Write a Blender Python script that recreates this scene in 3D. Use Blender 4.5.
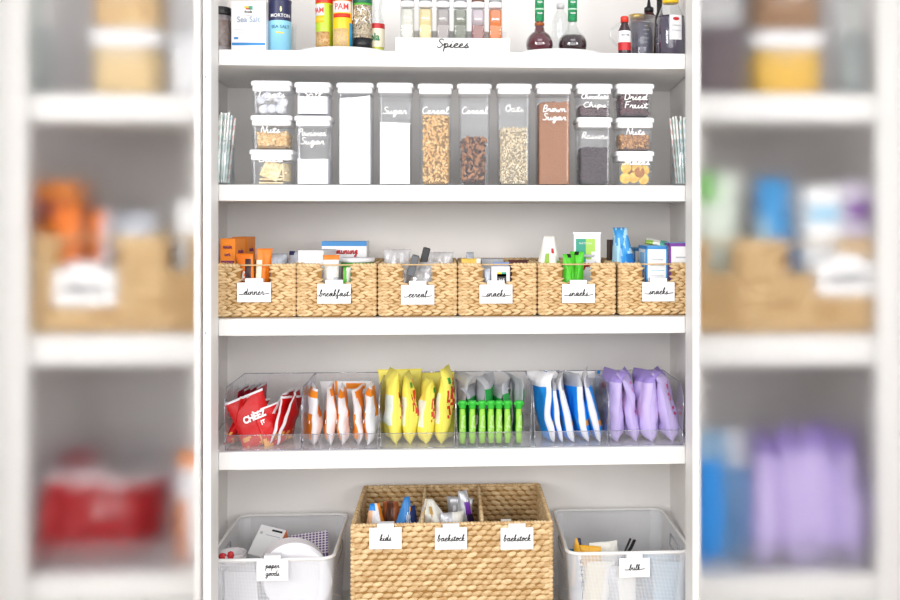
import bpy, bmesh, math, random
from math import sin, cos, pi, radians as R, sqrt
from mathutils import Vector, Matrix, Euler, noise

SC = bpy.context.scene
COL = SC.collection
for o in list(bpy.data.objects):
    bpy.data.objects.remove(o)

# ---------------------------------------------------------------- camera
H = 1.35                       # eye height
TH = R(3.2)                    # the camera looks a little to the right of square-on
FP = 1000.0                    # focal length in pixels of a 900 px wide frame
XC = 451 + FP * math.tan(TH)   # pixel of the optical axis (shift lens)
YC = 218.0
cd = bpy.data.cameras.new('camera')
cam = bpy.data.objects.new('camera', cd)
COL.objects.link(cam)
cd.sensor_fit = 'HORIZONTAL'
cd.sensor_width = 36.0
cd.lens = 36.0 * FP / 900.0
cd.shift_x = -(XC - 450) / 900.0
cd.shift_y = -(300 - YC) / 900.0
cd.clip_start = 0.05
cam.location = (0, 0, H)
cam.rotation_euler = (R(90), 0, -TH)
SC.camera = cam

def P(px, py, Y):
    """world point seen at pixel (px,py) on the plane y=Y"""
    u = (px - XC) / FP
    dx, dy = sin(TH) + cos(TH) * u, cos(TH) - sin(TH) * u
    s = Y / dy
    return Vector((s * dx, Y, H - s * (py - YC) / FP))
def PX(px, Y): return P(px, 300, Y).x
def PZ(px, py, Y): return P(px or 451, py, Y).z
def Zx(x, py, Y): return H - (x * sin(TH) + Y * cos(TH)) * (py - YC) / FP      # height seen at pixel row py, at world (x, Y)

# ---------------------------------------------------------------- world, lamps, exposure
W = bpy.data.worlds.new('World')
SC.world = W
W.use_nodes = True
bg = W.node_tree.nodes['Background']
bg.inputs['Color'].default_value = (0.93, 0.955, 1.0, 1)
bg.inputs['Strength'].default_value = 0.72

def area(name, loc, target, size, size_y, power, color=(1, 1, 1)):
    d = bpy.data.lights.new(name, 'AREA')
    d.shape = 'RECTANGLE'; d.size = size; d.size_y = size_y
    d.energy = power; d.color = color
    o = bpy.data.objects.new(name, d); COL.objects.link(o)
    o.location = loc
    o.rotation_euler = (Vector(target) - Vector(loc)).to_track_quat('-Z', 'Y').to_euler()
    return o
area('window_light', (-2.25, -0.7, 1.95), (0, 2.8, 1.15), 1.1, 1.3, 62, (1.0, 0.985, 0.96))
area('doorway_light', (2.15, -0.8, 1.95), (0, 2.8, 1.15), 0.9, 1.3, 42, (1.0, 0.985, 0.965))  # added fill lamp from the right, set clear of the canister reflections
area('room_window_light', (-0.1, -1.7, 1.75), (0, 2.8, 1.25), 3.6, 1.9, 80, (1.0, 0.99, 0.98))  # added front fill behind the camera, brightens the cabinet's inside
area('ceiling_light', (0.2, 1.0, 2.75), (0, 2.6, 0.9), 1.2, 0.8, 8, (1.0, 0.98, 0.95))

SC.view_settings.view_transform = 'Standard'
SC.view_settings.look = 'None'
SC.view_settings.gamma = 1.0
SC.view_settings.exposure = 0.0
SC.view_settings.use_curve_mapping = False
SC.cycles.transparent_max_bounces = 40
SC.cycles.max_bounces = 12
SC.cycles.transmission_bounces = 12

# ---------------------------------------------------------------- materials
def lin(c):
    if isinstance(c, str):
        c = c.lstrip('#'); c = tuple(int(c[i:i+2], 16) / 255 for i in (0, 2, 4))
    return tuple((x / 12.92 if x <= .04045 else ((x + .055) / 1.055) ** 2.4) for x in c[:3]) + (1.0,)
MATS = {}
def mat(name, c, rough=0.5, var=0.04, scale=30.0, bump=0.0, bscale=60.0, spec=0.5, metal=0.0, c2=None, island=0.0, coat=0.0, stretch=(1, 1, 1)):
    """principled material whose colour wanders slightly with a noise texture"""
    if name in MATS: return MATS[name]
    m = bpy.data.materials.new(name); MATS[name] = m
    m.use_nodes = True
    nt = m.node_tree; N = nt.nodes; L = nt.links
    b = N['Principled BSDF']
    b.inputs['Roughness'].default_value = rough
    b.inputs['Specular IOR Level'].default_value = spec
    b.inputs['Metallic'].default_value = metal
    b.inputs['Coat Weight'].default_value = coat
    tc = N.new('ShaderNodeTexCoord'); mp = N.new('ShaderNodeMapping')
    mp.inputs['Scale'].default_value = stretch
    L.new(tc.outputs['Object'], mp.inputs['Vector'])
    nz = N.new('ShaderNodeTexNoise'); nz.inputs['Scale'].default_value = scale; nz.inputs['Detail'].default_value = 3
    L.new(mp.outputs['Vector'], nz.inputs['Vector'])
    a = lin(c); z = lin(c2) if c2 else None
    mx = N.new('ShaderNodeMix'); mx.data_type = 'RGBA'
    lo = tuple(max(0, x * (1 - var)) for x in a[:3]) + (1,)
    hi = z if z else tuple(min(1, x * (1 + var)) for x in a[:3]) + (1,)
    mx.inputs[6].default_value = lo; mx.inputs[7].default_value = hi
    fac = nz.outputs['Fac']
    if z or island:
        rp = N.new('ShaderNodeMapRange'); rp.inputs[1].default_value = .35; rp.inputs[2].default_value = .65
        L.new(fac, rp.inputs[0]); fac = rp.outputs[0]
    if island:
        g = N.new('ShaderNodeNewGeometry')
        mm = N.new('ShaderNodeMix'); mm.data_type = 'FLOAT'; mm.inputs[0].default_value = island
        L.new(fac, mm.inputs[2]); L.new(g.outputs['Random Per Island'], mm.inputs[3]); fac = mm.outputs[0]
    L.new(fac, mx.inputs[0]); L.new(mx.outputs[2], b.inputs['Base Color'])
    if bump:
        n2 = N.new('ShaderNodeTexNoise'); n2.inputs['Scale'].default_value = bscale; n2.inputs['Detail'].default_value = 4
        L.new(mp.outputs['Vector'], n2.inputs['Vector'])
        bp = N.new('ShaderNodeBump'); bp.inputs['Strength'].default_value = bump; bp.inputs['Distance'].default_value = 0.004
        L.new(n2.outputs['Fac'], bp.inputs['Height']); L.new(bp.outputs['Normal'], b.inputs['Normal'])
    return m

def clear(name, tint=(0.97, 0.975, 0.98), haze=0.03, gloss=0.05, edge=0.5, hazecol=(0.9, 0.9, 0.92)):
    """thin clear plastic or glass: transparent film with a mirror coat that grows at grazing angles and a little haze"""
    if name in MATS: return MATS[name]
    m = bpy.data.materials.new(name); MATS[name] = m
    m.use_nodes = True
    nt = m.node_tree; N = nt.nodes; L = nt.links
    N.remove(N['Principled BSDF']); out = N['Material Output']
    t = N.new('ShaderNodeBsdfTransparent'); t.inputs[0].default_value = (*tint, 1)
    d = N.new('ShaderNodeBsdfDiffuse'); d.inputs[0].default_value = (*hazecol, 1)
    g = N.new('ShaderNodeBsdfGlossy'); g.inputs['Roughness'].default_value = 0.04
    g.inputs[0].default_value = (0.95, 0.96, 1, 1)
    m1 = N.new('ShaderNodeMixShader')
    nz = N.new('ShaderNodeTexNoise'); nz.inputs['Scale'].default_value = 14
    mr = N.new('ShaderNodeMapRange'); mr.inputs[3].default_value = haze * 0.6; mr.inputs[4].default_value = haze * 1.4
    L.new(nz.outputs['Fac'], mr.inputs[0]); L.new(mr.outputs[0], m1.inputs[0])
    L.new(t.outputs[0], m1.inputs[1]); L.new(d.outputs[0], m1.inputs[2])
    lw = N.new('ShaderNodeLayerWeight'); lw.inputs[0].default_value = 0.25
    r2 = N.new('ShaderNodeMapRange'); r2.inputs[3].default_value = gloss; r2.inputs[4].default_value = edge
    L.new(lw.outputs['Facing'], r2.inputs[0])
    m2 = N.new('ShaderNodeMixShader')
    L.new(r2.outputs[0], m2.inputs[0]); L.new(m1.outputs[0], m2.inputs[1]); L.new(g.outputs[0], m2.inputs[2])
    L.new(m2.outputs[0], out.inputs['Surface'])
    return m

def mesh_mat(name, pitch=0.0037, cover=0.52):
    """white powder-coated wire mesh: fine square holes"""
    if name in MATS: return MATS[name]
    m = bpy.data.materials.new(name); MATS[name] = m
    m.use_nodes = True
    nt = m.node_tree; N = nt.nodes; L = nt.links
    b = N['Principled BSDF']; out = N['Material Output']
    b.inputs['Base Color'].default_value = (0.80, 0.82, 0.87, 1); b.inputs['Roughness'].default_value = .5
    tc = N.new('ShaderNodeTexCoord'); sp = N.new('ShaderNodeSeparateXYZ'); L.new(tc.outputs['Object'], sp.inputs[0])
    def wire(sock):
        k = N.new('ShaderNodeMath'); k.operation = 'MULTIPLY'; k.inputs[1].default_value = 1 / pitch; L.new(sock, k.inputs[0])
        f = N.new('ShaderNodeMath'); f.operation = 'FRACT'; L.new(k.outputs[0], f.inputs[0])
        c = N.new('ShaderNodeMath'); c.operation = 'LESS_THAN'; c.inputs[1].default_value = cover * .5; L.new(f.outputs[0], c.inputs[0])
        return c.outputs[0]
    ad = N.new('ShaderNodeMath'); ad.operation = 'ADD'; L.new(sp.outputs[0], ad.inputs[0]); L.new(sp.outputs[1], ad.inputs[1])
    mx = N.new('ShaderNodeMath'); mx.operation = 'MAXIMUM'; L.new(wire(ad.outputs[0]), mx.inputs[0]); L.new(wire(sp.outputs[2]), mx.inputs[1])
    t = N.new('ShaderNodeBsdfTransparent'); ms = N.new('ShaderNodeMixShader')
    ge = N.new('ShaderNodeNewGeometry'); sn = N.new('ShaderNodeSeparateXYZ'); L.new(ge.outputs['Normal'], sn.inputs[0])
    pr = N.new('ShaderNodeMath'); pr.operation = 'MULTIPLY'; L.new(sn.outputs[0], pr.inputs[0]); L.new(sn.outputs[1], pr.inputs[1])
    ab = N.new('ShaderNodeMath'); ab.operation = 'ABSOLUTE'; L.new(pr.outputs[0], ab.inputs[0])
    gt = N.new('ShaderNodeMath'); gt.operation = 'GREATER_THAN'; gt.inputs[1].default_value = .12; L.new(ab.outputs[0], gt.inputs[0])
    fm = N.new('ShaderNodeMix'); fm.data_type = 'FLOAT'; fm.inputs[3].default_value = .6; L.new(gt.outputs[0], fm.inputs[0]); L.new(mx.outputs[0], fm.inputs[2])
    L.new(fm.outputs[0], ms.inputs[0]); L.new(t.outputs[0], ms.inputs[1]); L.new(b.outputs[0], ms.inputs[2])
    L.new(ms.outputs[0], out.inputs['Surface'])
    return m

def frosted(name, rough=0.34, ior=1.30):
    if name in MATS: return MATS[name]
    m = bpy.data.materials.new(name); MATS[name] = m
    m.use_nodes = True
    nt = m.node_tree; N = nt.nodes; L = nt.links
    N.remove(N['Principled BSDF']); out = N['Material Output']
    g = N.new('ShaderNodeBsdfRefraction'); g.inputs['Roughness'].default_value = rough; g.inputs['IOR'].default_value = ior
    g.inputs['Color'].default_value = (1, 1, 1, 1)
    nz = N.new('ShaderNodeTexNoise'); nz.inputs['Scale'].default_value = 3
    mr = N.new('ShaderNodeMapRange'); mr.inputs[3].default_value = rough * .97; mr.inputs[4].default_value = rough * 1.03
    L.new(nz.outputs['Fac'], mr.inputs[0]); L.new(mr.outputs[0], g.inputs['Roughness'])
    L.new(g.outputs[0], out.inputs['Surface'])
    return m

WHITE = mat('white_painted_wood', '#e6e5e4', .45, .015, 5)
INNER = mat('white_painted_panel', '#f3f0ee', .6, .03, 3)
CARD = mat('white_card', '#ededef', .5, .01, 8)
LIDW = mat('white_plastic_lid', '#ececef', .3, .01, 10)
INK = mat('black_ink', '#1c1c20', .6, .1)
CHALK = mat('white_marker', '#ffffff', .6, .01)
CLEAR = clear('clear_plastic', haze=.025, gloss=.010, edge=.30)
BINCLEAR = clear('clear_bin_plastic', tint=(.955, .955, .965), haze=.03, gloss=.03, edge=.45)
EDGE = mat('polished_plastic_edge', '#9a9aa2', .15, .15, 12)
GLASS = clear('clear_glass', tint=(.95, .97, .97), haze=.008, gloss=.04, edge=.6)

# ---------------------------------------------------------------- geometry helpers
class G:
    def __init__(s): s.v = []; s.f = []; s.m = []; s.s = []
    def add(s, vs, fs, mi=0, M=None, smooth=False):
        n = len(s.v)
        if M is not None: vs = [M @ Vector(q) for q in vs]
        s.v.extend([tuple(q) for q in vs])
        for k, f in enumerate(fs):
            s.f.append([i + n for i in f]); s.m.append(mi[k] if isinstance(mi, list) else mi); s.s.append(smooth)
        return s
    def box(s, c, d, M=None, mi=0, bev=0.0):
        x, y, z = c; a, b, h = d[0] / 2, d[1] / 2, d[2] / 2
        bev = min(bev, a * .8, b * .8, h * .8)
        T = Matrix.Translation(c)
        if M is not None: T = M @ T
        if bev <= 0:
            vs = [(i * a, j * b, k * h) for i in (-1, 1) for j in (-1, 1) for k in (-1, 1)]
            fs = [(0, 1, 3, 2), (4, 6, 7, 5), (0, 4, 5, 1), (2, 3, 7, 6), (0, 2, 6, 4), (1, 5, 7, 3)]
            return s.add(vs, fs, mi, T)
        bm = bmesh.new(); bmesh.ops.create_cube(bm, size=1)
        for q in bm.verts: q.co = Vector((q.co.x * 2 * a, q.co.y * 2 * b, q.co.z * 2 * h))
        bmesh.ops.bevel(bm, geom=list(bm.edges), offset=bev, segments=2, affect='EDGES', profile=.5)
        bm.verts.index_update()
        s.add([q.co.copy() for q in bm.verts], [[q.index for q in f.verts] for f in bm.faces], mi, T)
        bm.free(); return s
    def lathe(s, prof, seg=28, M=None, mi=0, sq=None, cap=True, smooth=True, ry=1.0):
        """profile [(r,z)...] turned about z; mi may be a function of the profile step"""
        vs = []; fs = []; mm = []
        n = len(prof)
        for r, z in prof:
            for k in range(seg):
                a = 2 * pi * k / seg + pi / seg
                cx, cy = cos(a), sin(a)
                if sq:
                    q = (abs(cx) ** sq + abs(cy) ** sq) ** (-1 / sq); cx *= q; cy *= q
                vs.append((r * cx, r * cy * ry, z))
        for i in range(n - 1):
            for k in range(seg):
                k2 = (k + 1) % seg
                fs.append((i * seg + k, i * seg + k2, (i + 1) * seg + k2, (i + 1) * seg + k)); mm.append(mi(i) if callable(mi) else mi)
        if cap:
            fs.append(tuple(range(seg))[::-1]); mm.append(mi(0) if callable(mi) else mi)
            fs.append(tuple((n - 1) * seg + k for k in range(seg))); mm.append(mi(n - 2) if callable(mi) else mi)
        return s.add(vs, fs, mm, M, smooth)
    def rprism(s, prof, rc, ry=1.0, M=None, mi=0, cap0=True, cap1=True):
        """rounded-square section with flat sides; prof [(half width, z)...], depth scaled by ry"""
        n = 5; vs = []; fs = []
        for r, z in prof:
            c = min(rc, r * .9)
            for cx, cy, st in ((1, 1, 0), (-1, 1, 90), (-1, -1, 180), (1, -1, 270)):
                for k in range(n):
                    a = R(st + 90 * k / (n - 1)); vs.append((cx * (r - c) + c * cos(a), cy * (r * ry - c) + c * sin(a), z))
        m = 4 * n
        for i in range(len(prof) - 1):
            for k in range(m): fs.append((i * m + k, i * m + (k + 1) % m, (i + 1) * m + (k + 1) % m, (i + 1) * m + k))
        if cap0: fs.append(tuple(range(m))[::-1])
        if cap1: fs.append(tuple((len(prof) - 1) * m + k for k in range(m)))
        return s.add(vs, fs, mi, M, False)
    def tube(s, pts, r, n=6, mi=0, M=None, closed=False, flat=1.0):
        pts = [Vector(p) for p in pts]
        if len(pts) < 2: return s
        vs = []; fs = []; up = Vector((0, 0, 1)); m = len(pts); prev = None
        for i, p in enumerate(pts):
            if closed: t = pts[(i + 1) % m] - pts[i - 1]
            else: t = pts[min(i + 1, m - 1)] - pts[max(i - 1, 0)]
            if t.length < 1e-9: t = Vector((1, 0, 0))
            t.normalize()
            if prev is None:
                a = t.cross(up)
                if a.length < .1: a = t.cross(Vector((0, 1, 0)))
            else:
                a = prev - t * prev.dot(t)
                if a.length < 1e-4: a = t.cross(up)
            a.normalize(); prev = a; b = t.cross(a)
            rr = r[i] if isinstance(r, (list, tuple)) else r
            for k in range(n):
                w = 2 * pi * k / n
                vs.append(p + a * cos(w) * rr + b * sin(w) * rr * flat)
        for i in range(m if closed else m - 1):
            j = (i + 1) % m
            for k in range(n):
                k2 = (k + 1) % n
                fs.append((i * n + k, i * n + k2, j * n + k2, j * n + k))
        if not closed:
            fs.append(tuple(range(n))[::-1]); fs.append(tuple((m - 1) * n + k for k in range(n)))
        return s.add(vs, fs, mi, M, True)
    def ell(s, c, r, M3=None, seg=7, rings=4, mi=0):
        vs = [(0, 0, -r[2])]; fs = []
        for i in range(1, rings):
            a = pi * i / rings
            for k in range(seg):
                w = 2 * pi * k / seg
                vs.append((r[0] * sin(a) * cos(w), r[1] * sin(a) * sin(w), -r[2] * cos(a)))
        vs.append((0, 0, r[2]))
        for k in range(seg):
            k2 = (k + 1) % seg
            fs.append((0, 1 + k2, 1 + k))
            for i in range(rings - 2):
                fs.append((1 + i * seg + k, 1 + i * seg + k2, 1 + (i + 1) * seg + k2, 1 + (i + 1) * seg + k))
            fs.append((1 + (rings - 2) * seg + k, 1 + (rings - 2) * seg + k2, len(vs) - 1))
        T = Matrix.Translation(c)
        if M3 is not None: T = T @ M3.to_4x4()
        return s.add(vs, fs, mi, T, True)
    def build(s, name, mats, parent=None, loc=(0, 0, 0), rot=(0, 0, 0)):
        me = bpy.data.meshes.new(name)
        me.from_pydata(s.v, [], s.f)
        if not isinstance(mats, (list, tuple)): mats = [mats]
        for m in mats: me.materials.append(m)
        me.polygons.foreach_set('material_index', s.m)
        me.polygons.foreach_set('use_smooth', s.s)
        me.validate(); me.update()
        o = bpy.data.objects.new(name, me); COL.objects.link(o)
        o.parent = parent; o.location = loc; o.rotation_euler = rot
        return o

def tag(o, label=None, cat=None, group=None, kind=None):
    if label: o['label'] = label
    if cat: o['category'] = cat
    if group: o['group'] = group
    if kind: o['kind'] = kind
    return o
def thing(name, label, cat, loc=(0, 0, 0), rz=0, group=None, rot=None):
    o = bpy.data.objects.new(name, None); COL.objects.link(o)
    o.empty_display_size = .03
    o.location = loc; o.rotation_euler = rot if rot else (0, 0, rz)
    return tag(o, label, cat, group)
def struct(name, g, m):
    return tag(g.build(name, m), kind='structure')
def copy_tree(o, parent=None):
    c = o.copy(); COL.objects.link(c); c.parent = parent
    for k in [q for q in bpy.data.objects if q.parent == o]:
        copy_tree(k, c)
    return c

# printed text with Blender's own font -> mesh
def text_mesh(txt, size, bold=0.0, ext=0.0002):
    cu = bpy.data.curves.new('lettering', 'FONT')
    cu.body = txt; cu.size = size; cu.align_x = 'CENTER'; cu.align_y = 'CENTER'; cu.extrude = ext; cu.offset = bold; cu.resolution_u = 3
    ob = bpy.data.objects.new('tmp', cu); COL.objects.link(ob)
    dg = bpy.context.evaluated_depsgraph_get(); dg.update()
    me = bpy.data.meshes.new_from_object(ob.evaluated_get(dg))
    bpy.data.objects.remove(ob)
    vs = [v.co.copy() for v in me.vertices]; fs = [list(p.vertices) for p in me.polygons]
    bpy.data.meshes.remove(me)
    return vs, fs
def printed(txt, size, m, parent, M, bold=0.0, cyl=None, sx=1.0, name='lettering'):
    """text facing -Y in the parent's frame; cyl = radius to wrap on"""
    vs, fs = text_mesh(txt, size, bold)
    if cyl:                                     # finer faces so that the letters follow the curve
        bm = bmesh.new(); q = [bm.verts.new(v) for v in vs]
        for f in fs:
            try: bm.faces.new([q[i] for i in f])
            except ValueError: pass
        bmesh.ops.triangulate(bm, faces=list(bm.faces))
        for _ in range(2): bmesh.ops.subdivide_edges(bm, edges=[e for e in bm.edges if e.calc_length() > size * .12], cuts=1)
        bmesh.ops.triangulate(bm, faces=list(bm.faces)); bm.verts.index_update()
        vs = [v.co.copy() for v in bm.verts]; fs = [[v.index for v in f.verts] for f in bm.faces]; bm.free()
    out = []
    for v in vs:
        x, z, d = v.x * sx, v.y, v.z
        if cyl: a = x / cyl; out.append(M @ Vector(((cyl + .001 + d) * sin(a), -(cyl + .001 + d) * cos(a), z)))
        else: out.append(M @ Vector((x, -d - .0004, z)))
    return G().add(out, fs).build(name, m, parent)

# handwritten script, stroke by stroke
LET = {
 'a': (1.05, [(.7,.85),(.3,.95),(.05,.5),(.25,.02),(.6,.3),(.72,.9),(.7,.3),(.85,.02),(1.05,.2)]),
 'b': (.95, [(0,.3),(.35,1.6),(.3,2),(.12,1.5),(.15,.1),(.45,.05),(.6,.5),(.4,.85),(.6,.75),(.95,.7)]),
 'c': (.8, [(.6,.8),(.35,.98),(.05,.5),(.3,0),(.8,.2)]),
 'd': (1.0, [(.6,.85),(.3,.95),(.05,.5),(.25,.02),(.6,.4),(.75,2),(.68,.4),(.8,.02),(1,.2)]),
 'e': (.8, [(0,.3),(.45,.6),(.4,.95),(.12,.7),(.15,.1),(.5,.02),(.8,.25)]),
 'f': (.8, [(0,.2),(.5,1.6),(.4,2.05),(.22,1.5),(.2,-.6),(.3,-.8),(.4,-.3),(.3,.1),(.8,.3)]),
 'g': (.95, [(.65,.85),(.3,.95),(.05,.5),(.25,.05),(.6,.4),(.7,.9),(.6,-.6),(.35,-.9),(.2,-.5),(.95,.2)]),
 'h': (.95, [(0,.2),(.4,1.7),(.3,2),(.15,1.4),(.12,0),(.2,.6),(.5,.95),(.6,.5),(.65,.05),(.95,.2)]),
 'i': (.6, [(0,.2),(.25,.9),(.2,.2),(.35,.02),(.6,.2)]),
 'k': (.85, [(0,.2),(.4,1.7),(.3,2),(.15,1.4),(.12,0),(.2,.5),(.5,.9),(.5,.6),(.22,.5),(.55,.05),(.85,.2)]),
 'l': (.6, [(0,.2),(.4,1.6),(.3,2),(.12,1.5),(.15,.2),(.3,.02),(.6,.2)]),
 'm': (1.3, [(0,.7),(.12,.9),(.12,0),(.25,.7),(.45,.95),(.5,0),(.65,.7),(.85,.95),(.92,.1),(1.05,.02),(1.3,.2)]),
 'n': (1.0, [(0,.7),(.12,.9),(.12,0),(.25,.7),(.5,.95),(.6,.6),(.62,.1),(.8,.02),(1,.2)]),
 'o': (.85, [(.5,.95),(.15,.8),(.08,.3),(.35,0),(.65,.4),(.5,.92),(.85,.8)]),
 'p': (.9, [(0,.5),(.2,1),(.12,-.9),(.2,.5),(.5,.95),(.65,.5),(.4,.02),(.2,.2),(.9,.2)]),
 'r': (.8, [(0,.2),(.2,.95),(.3,.8),(.5,.85),(.48,.2),(.6,.02),(.8,.2)]),
 's': (.75, [(0,.15),(.42,1.05),(.30,.68),(.52,.32),(.34,-.02),(.1,.1),(.3,.08),(.75,.2)]),
 't': (.6, [(0,.2),(.3,1.5),(.22,.3),(.35,.02),(.6,.2)]),
 'u': (1.0, [(0,.8),(.1,.9),(.1,.2),(.3,0),(.55,.3),(.65,.9),(.62,.2),(.75,.02),(1,.2)]),
 'w': (1.1, [(0,.8),(.1,.3),(.25,0),(.45,.6),(.5,.1),(.7,0),(.85,.9),(1.1,.8)]),
 'z': (.8, [(0,.8),(.55,.9),(.1,.05),(.8,.1)]),
}
CAP = {
 'T': (1.1, [[(0,1.9),(.5,1.8),(1.1,2)],[(.6,1.9),(.45,0)]]), 'N': (1.0, [[(0,0),(.1,1.9),(.7,.05),(.9,2)]]),
 'S': (.95, [[(.9,1.7),(.5,2),(.2,1.6),(.5,1.1),(.8,.6),(.4,0),(0,.3)]]), 'P': (.85, [[(.1,0),(.2,1.9),(.7,1.9),(.75,1.3),(.2,1)]]),
 'F': (.9, [[(.15,0),(.2,1.9)],[(.1,1.8),(.9,2)],[(.15,1),(.7,1.1)]]), 'C': (1.0, [[(.9,1.7),(.5,2),(.05,1),(.4,0),(.95,.3)]]),
 'O': (1.0, [[(.5,2),(.05,1.2),(.4,0),(.9,.9),(.5,2),(.85,1.9)]]), 'B': (.95, [[(.1,0),(.2,1.9),(.7,1.8),(.6,1.1),(.2,1),(.8,.8),(.7,.1),(.1,0)]]),
 'R': (1.0, [[(.1,0),(.2,1.9),(.75,1.7),(.6,1.1),(.2,1),(1,0)]]), 'D': (1.05, [[(.1,0),(.2,1.9),(.9,1.3),(.7,.2),(.1,0)]]),
}
def smooth_pts(pts, k=4):
    out = []; n = len(pts)
    for i in range(n - 1):
        p0, p1, p2, p3 = pts[max(i-1, 0)], pts[i], pts[i+1], pts[min(i+2, n-1)]
        for j in range(k):
            t = j / k
            out.append(tuple(.5 * ((2*p1[c]) + (-p0[c]+p2[c])*t + (2*p0[c]-5*p1[c]+4*p2[c]-p3[c])*t*t + (-p0[c]+3*p1[c]-3*p2[c]+p3[c])*t**3) for c in (0, 1)))
    out.append(pts[-1]); return out
def script(txt, xh, m, parent, M, r=.0007, tail=0.0, width=None, name='lettering'):
    strokes = []; cur = []; x = 0
    if tail: cur = [(-tail, .15), (-tail * .3, .1)]
    for ch in txt:
        if ch in LET:
            w, p = LET[ch]; cur += [(x + a, b) for a, b in p]
            if ch == 't': strokes.append([(x - .1, 1.05), (x + .6, 1.15)])
            if ch == 'i': strokes.append([(x + .3, 1.35), (x + .36, 1.45)])
            x += w
        elif ch in CAP:
            w, ps = CAP[ch]
            if cur: strokes.append(cur); cur = []
            for p in ps: strokes.append([(x + a, b) for a, b in p])
            x += w
        else:
            if cur: strokes.append(cur); cur = []
            x += .6
    if tail: cur += [(x + tail * .4, .3), (x + tail, .45)]
    if cur: strokes.append(cur)
    sx = (width / x) if width else xh * 1.12
    g = G()
    for st in strokes:
        pts = smooth_pts(st)
        g.tube([((a - x / 2) * sx + b * xh * .18, 0, (b - .5) * xh) for a, b in pts], r, 5, 0, M)
    return g.build(name, m, parent)
# ================================================================ the setting
YF = 2.60                                   # front plane of the cabinet
def shelf_z(y): return PZ(451, y, YF)
ZT = shelf_z(51.5); Z2 = shelf_z(185); Z3 = shelf_z(318); Z4 = shelf_z(449.5); Z5 = 0.22
ZTb = shelf_z(67); Z2b = shelf_z(201); Z3b = shelf_z(334.5); Z4b = shelf_z(467)
YB = 3.06
XL, XR = PX(218.5, YF), PX(685.3, YF)       # clear opening between the stiles
YS = 2.52                                   # front face of the stiles
XLo, XRo = PX(203, YS), PX(699, YS)         # outer edges of the stiles
XLb, XRb = PX(227.5, YB), PX(670, YB)

g = G(); g.box((0, 0, -.02), (9, 9, .04)); struct('floor', g, mat('floor_wood', '#cdbfae', .5, .12, 4, stretch=(1, 8, 1)))
g = G(); g.box((0, YB + .015, 1.23), (XRb - XLb + .2, .03, 2.42)); struct('wall_back', g, INNER)
def quadwall(name, pts, z0, z1, m):
    g = G(); n = len(pts)
    g.add([(x, y, z0) for x, y in pts] + [(x, y, z1) for x, y in pts],
          [tuple(range(n))[::-1], tuple(range(n, 2 * n))] + [(i, (i + 1) % n, n + (i + 1) % n, n + i) for i in range(n)])
    return struct(name, g, m)
quadwall('wall_left', [(-.640, YF + .001), (-.657, YF + .001), (XLb - .02, YB), (XLb, YB)], .02, 2.44, INNER)
quadwall('wall_right', [(.640, YF + .001), (XRb, YB), (XRb + .02, YB), (.657, YF + .001)], .02, 2.44, INNER)
for i, (a, b, nm) in enumerate(((XLo, XL, 'left'), (XR, XRo, 'right'))):
    g = G(); g.box(((a + b) / 2, (YS + YF) / 2, 1.22), (b - a, YF - YS, 2.44), bev=.002)
    t = struct('trim_%d' % (i + 1), g, WHITE)
    g = G()
    for py in (77, 333):
        q = P(205.5 if i == 0 else 697, py, YS)
        g.lathe([(.0015, 0), (.0018, .0012)], 8, Matrix.Translation((q.x, YS, q.z)) @ Matrix.Rotation(pi / 2, 4, 'X'))
    if i == 0: g.build('screw', mat('dark_screw', '#55524f', .4), t)
# shelves: each a board with a thick front edge, tucked behind the stiles
def shelf(name, zt, zb, label):
    g = G(); g.box(((XL + XR) / 2, YF + .0115, (zt + zb) / 2), (XR - XL - .0006, .023, zt - zb), bev=.0015)
    g.add([(-.638, YF + .0235, zb), (.638, YF + .0235, zb), (XRb - .002, YB - .001, zb), (XLb + .002, YB - .001, zb),
           (-.638, YF + .0235, zt), (.638, YF + .0235, zt), (XRb - .002, YB - .001, zt), (XLb + .002, YB - .001, zt)],
          [(0, 3, 2, 1), (4, 5, 6, 7), (0, 1, 5, 4), (1, 2, 6, 5), (2, 3, 7, 6), (3, 0, 4, 7)])
    return tag(g.build(name, WHITE), label, 'shelf', 'white pantry shelves')
shelf('pantry_shelf', ZT, ZTb, 'white painted shelf under the cooking sprays and spice rack')
shelf('pantry_shelf', Z2, Z2b, 'white painted shelf under the clear food canisters')
shelf('pantry_shelf', Z3, Z3b, 'white painted shelf under the row of six small woven baskets')
shelf('pantry_shelf', Z4, Z4b, 'white painted shelf under the clear bins of snack bags')
shelf('pantry_shelf', Z5, .17, 'white bottom shelf under the large woven basket')
shelf('pantry_shelf', 2.25, 2.21, 'white top shelf of the pantry above the spices')
g = G(); g.box((0, YF + .2, 2.46), (3.3, .5, .04)); struct('ceiling', g, WHITE)

# frosted panes added to blur the sides, with added larger shelving behind
YG = 2.885      # front plane of the side shelving
FR = frosted('frosted_glass')
SIDEW = mat('white_side_wall', '#e6e1df', .6, .03, 3)
for i, (x0, x1, sgn) in enumerate(((PX(-60, YS), XLo, -1), (XRo, PX(960, YS), 1))):
    g = G(); g.box(((x0 + x1) / 2, YS + .03, 1.22), (x1 - x0 - .0002, .006, 2.40)); struct('window_%d' % (i + 1), g, FR)  # pane added only to blur the side bays
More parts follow.
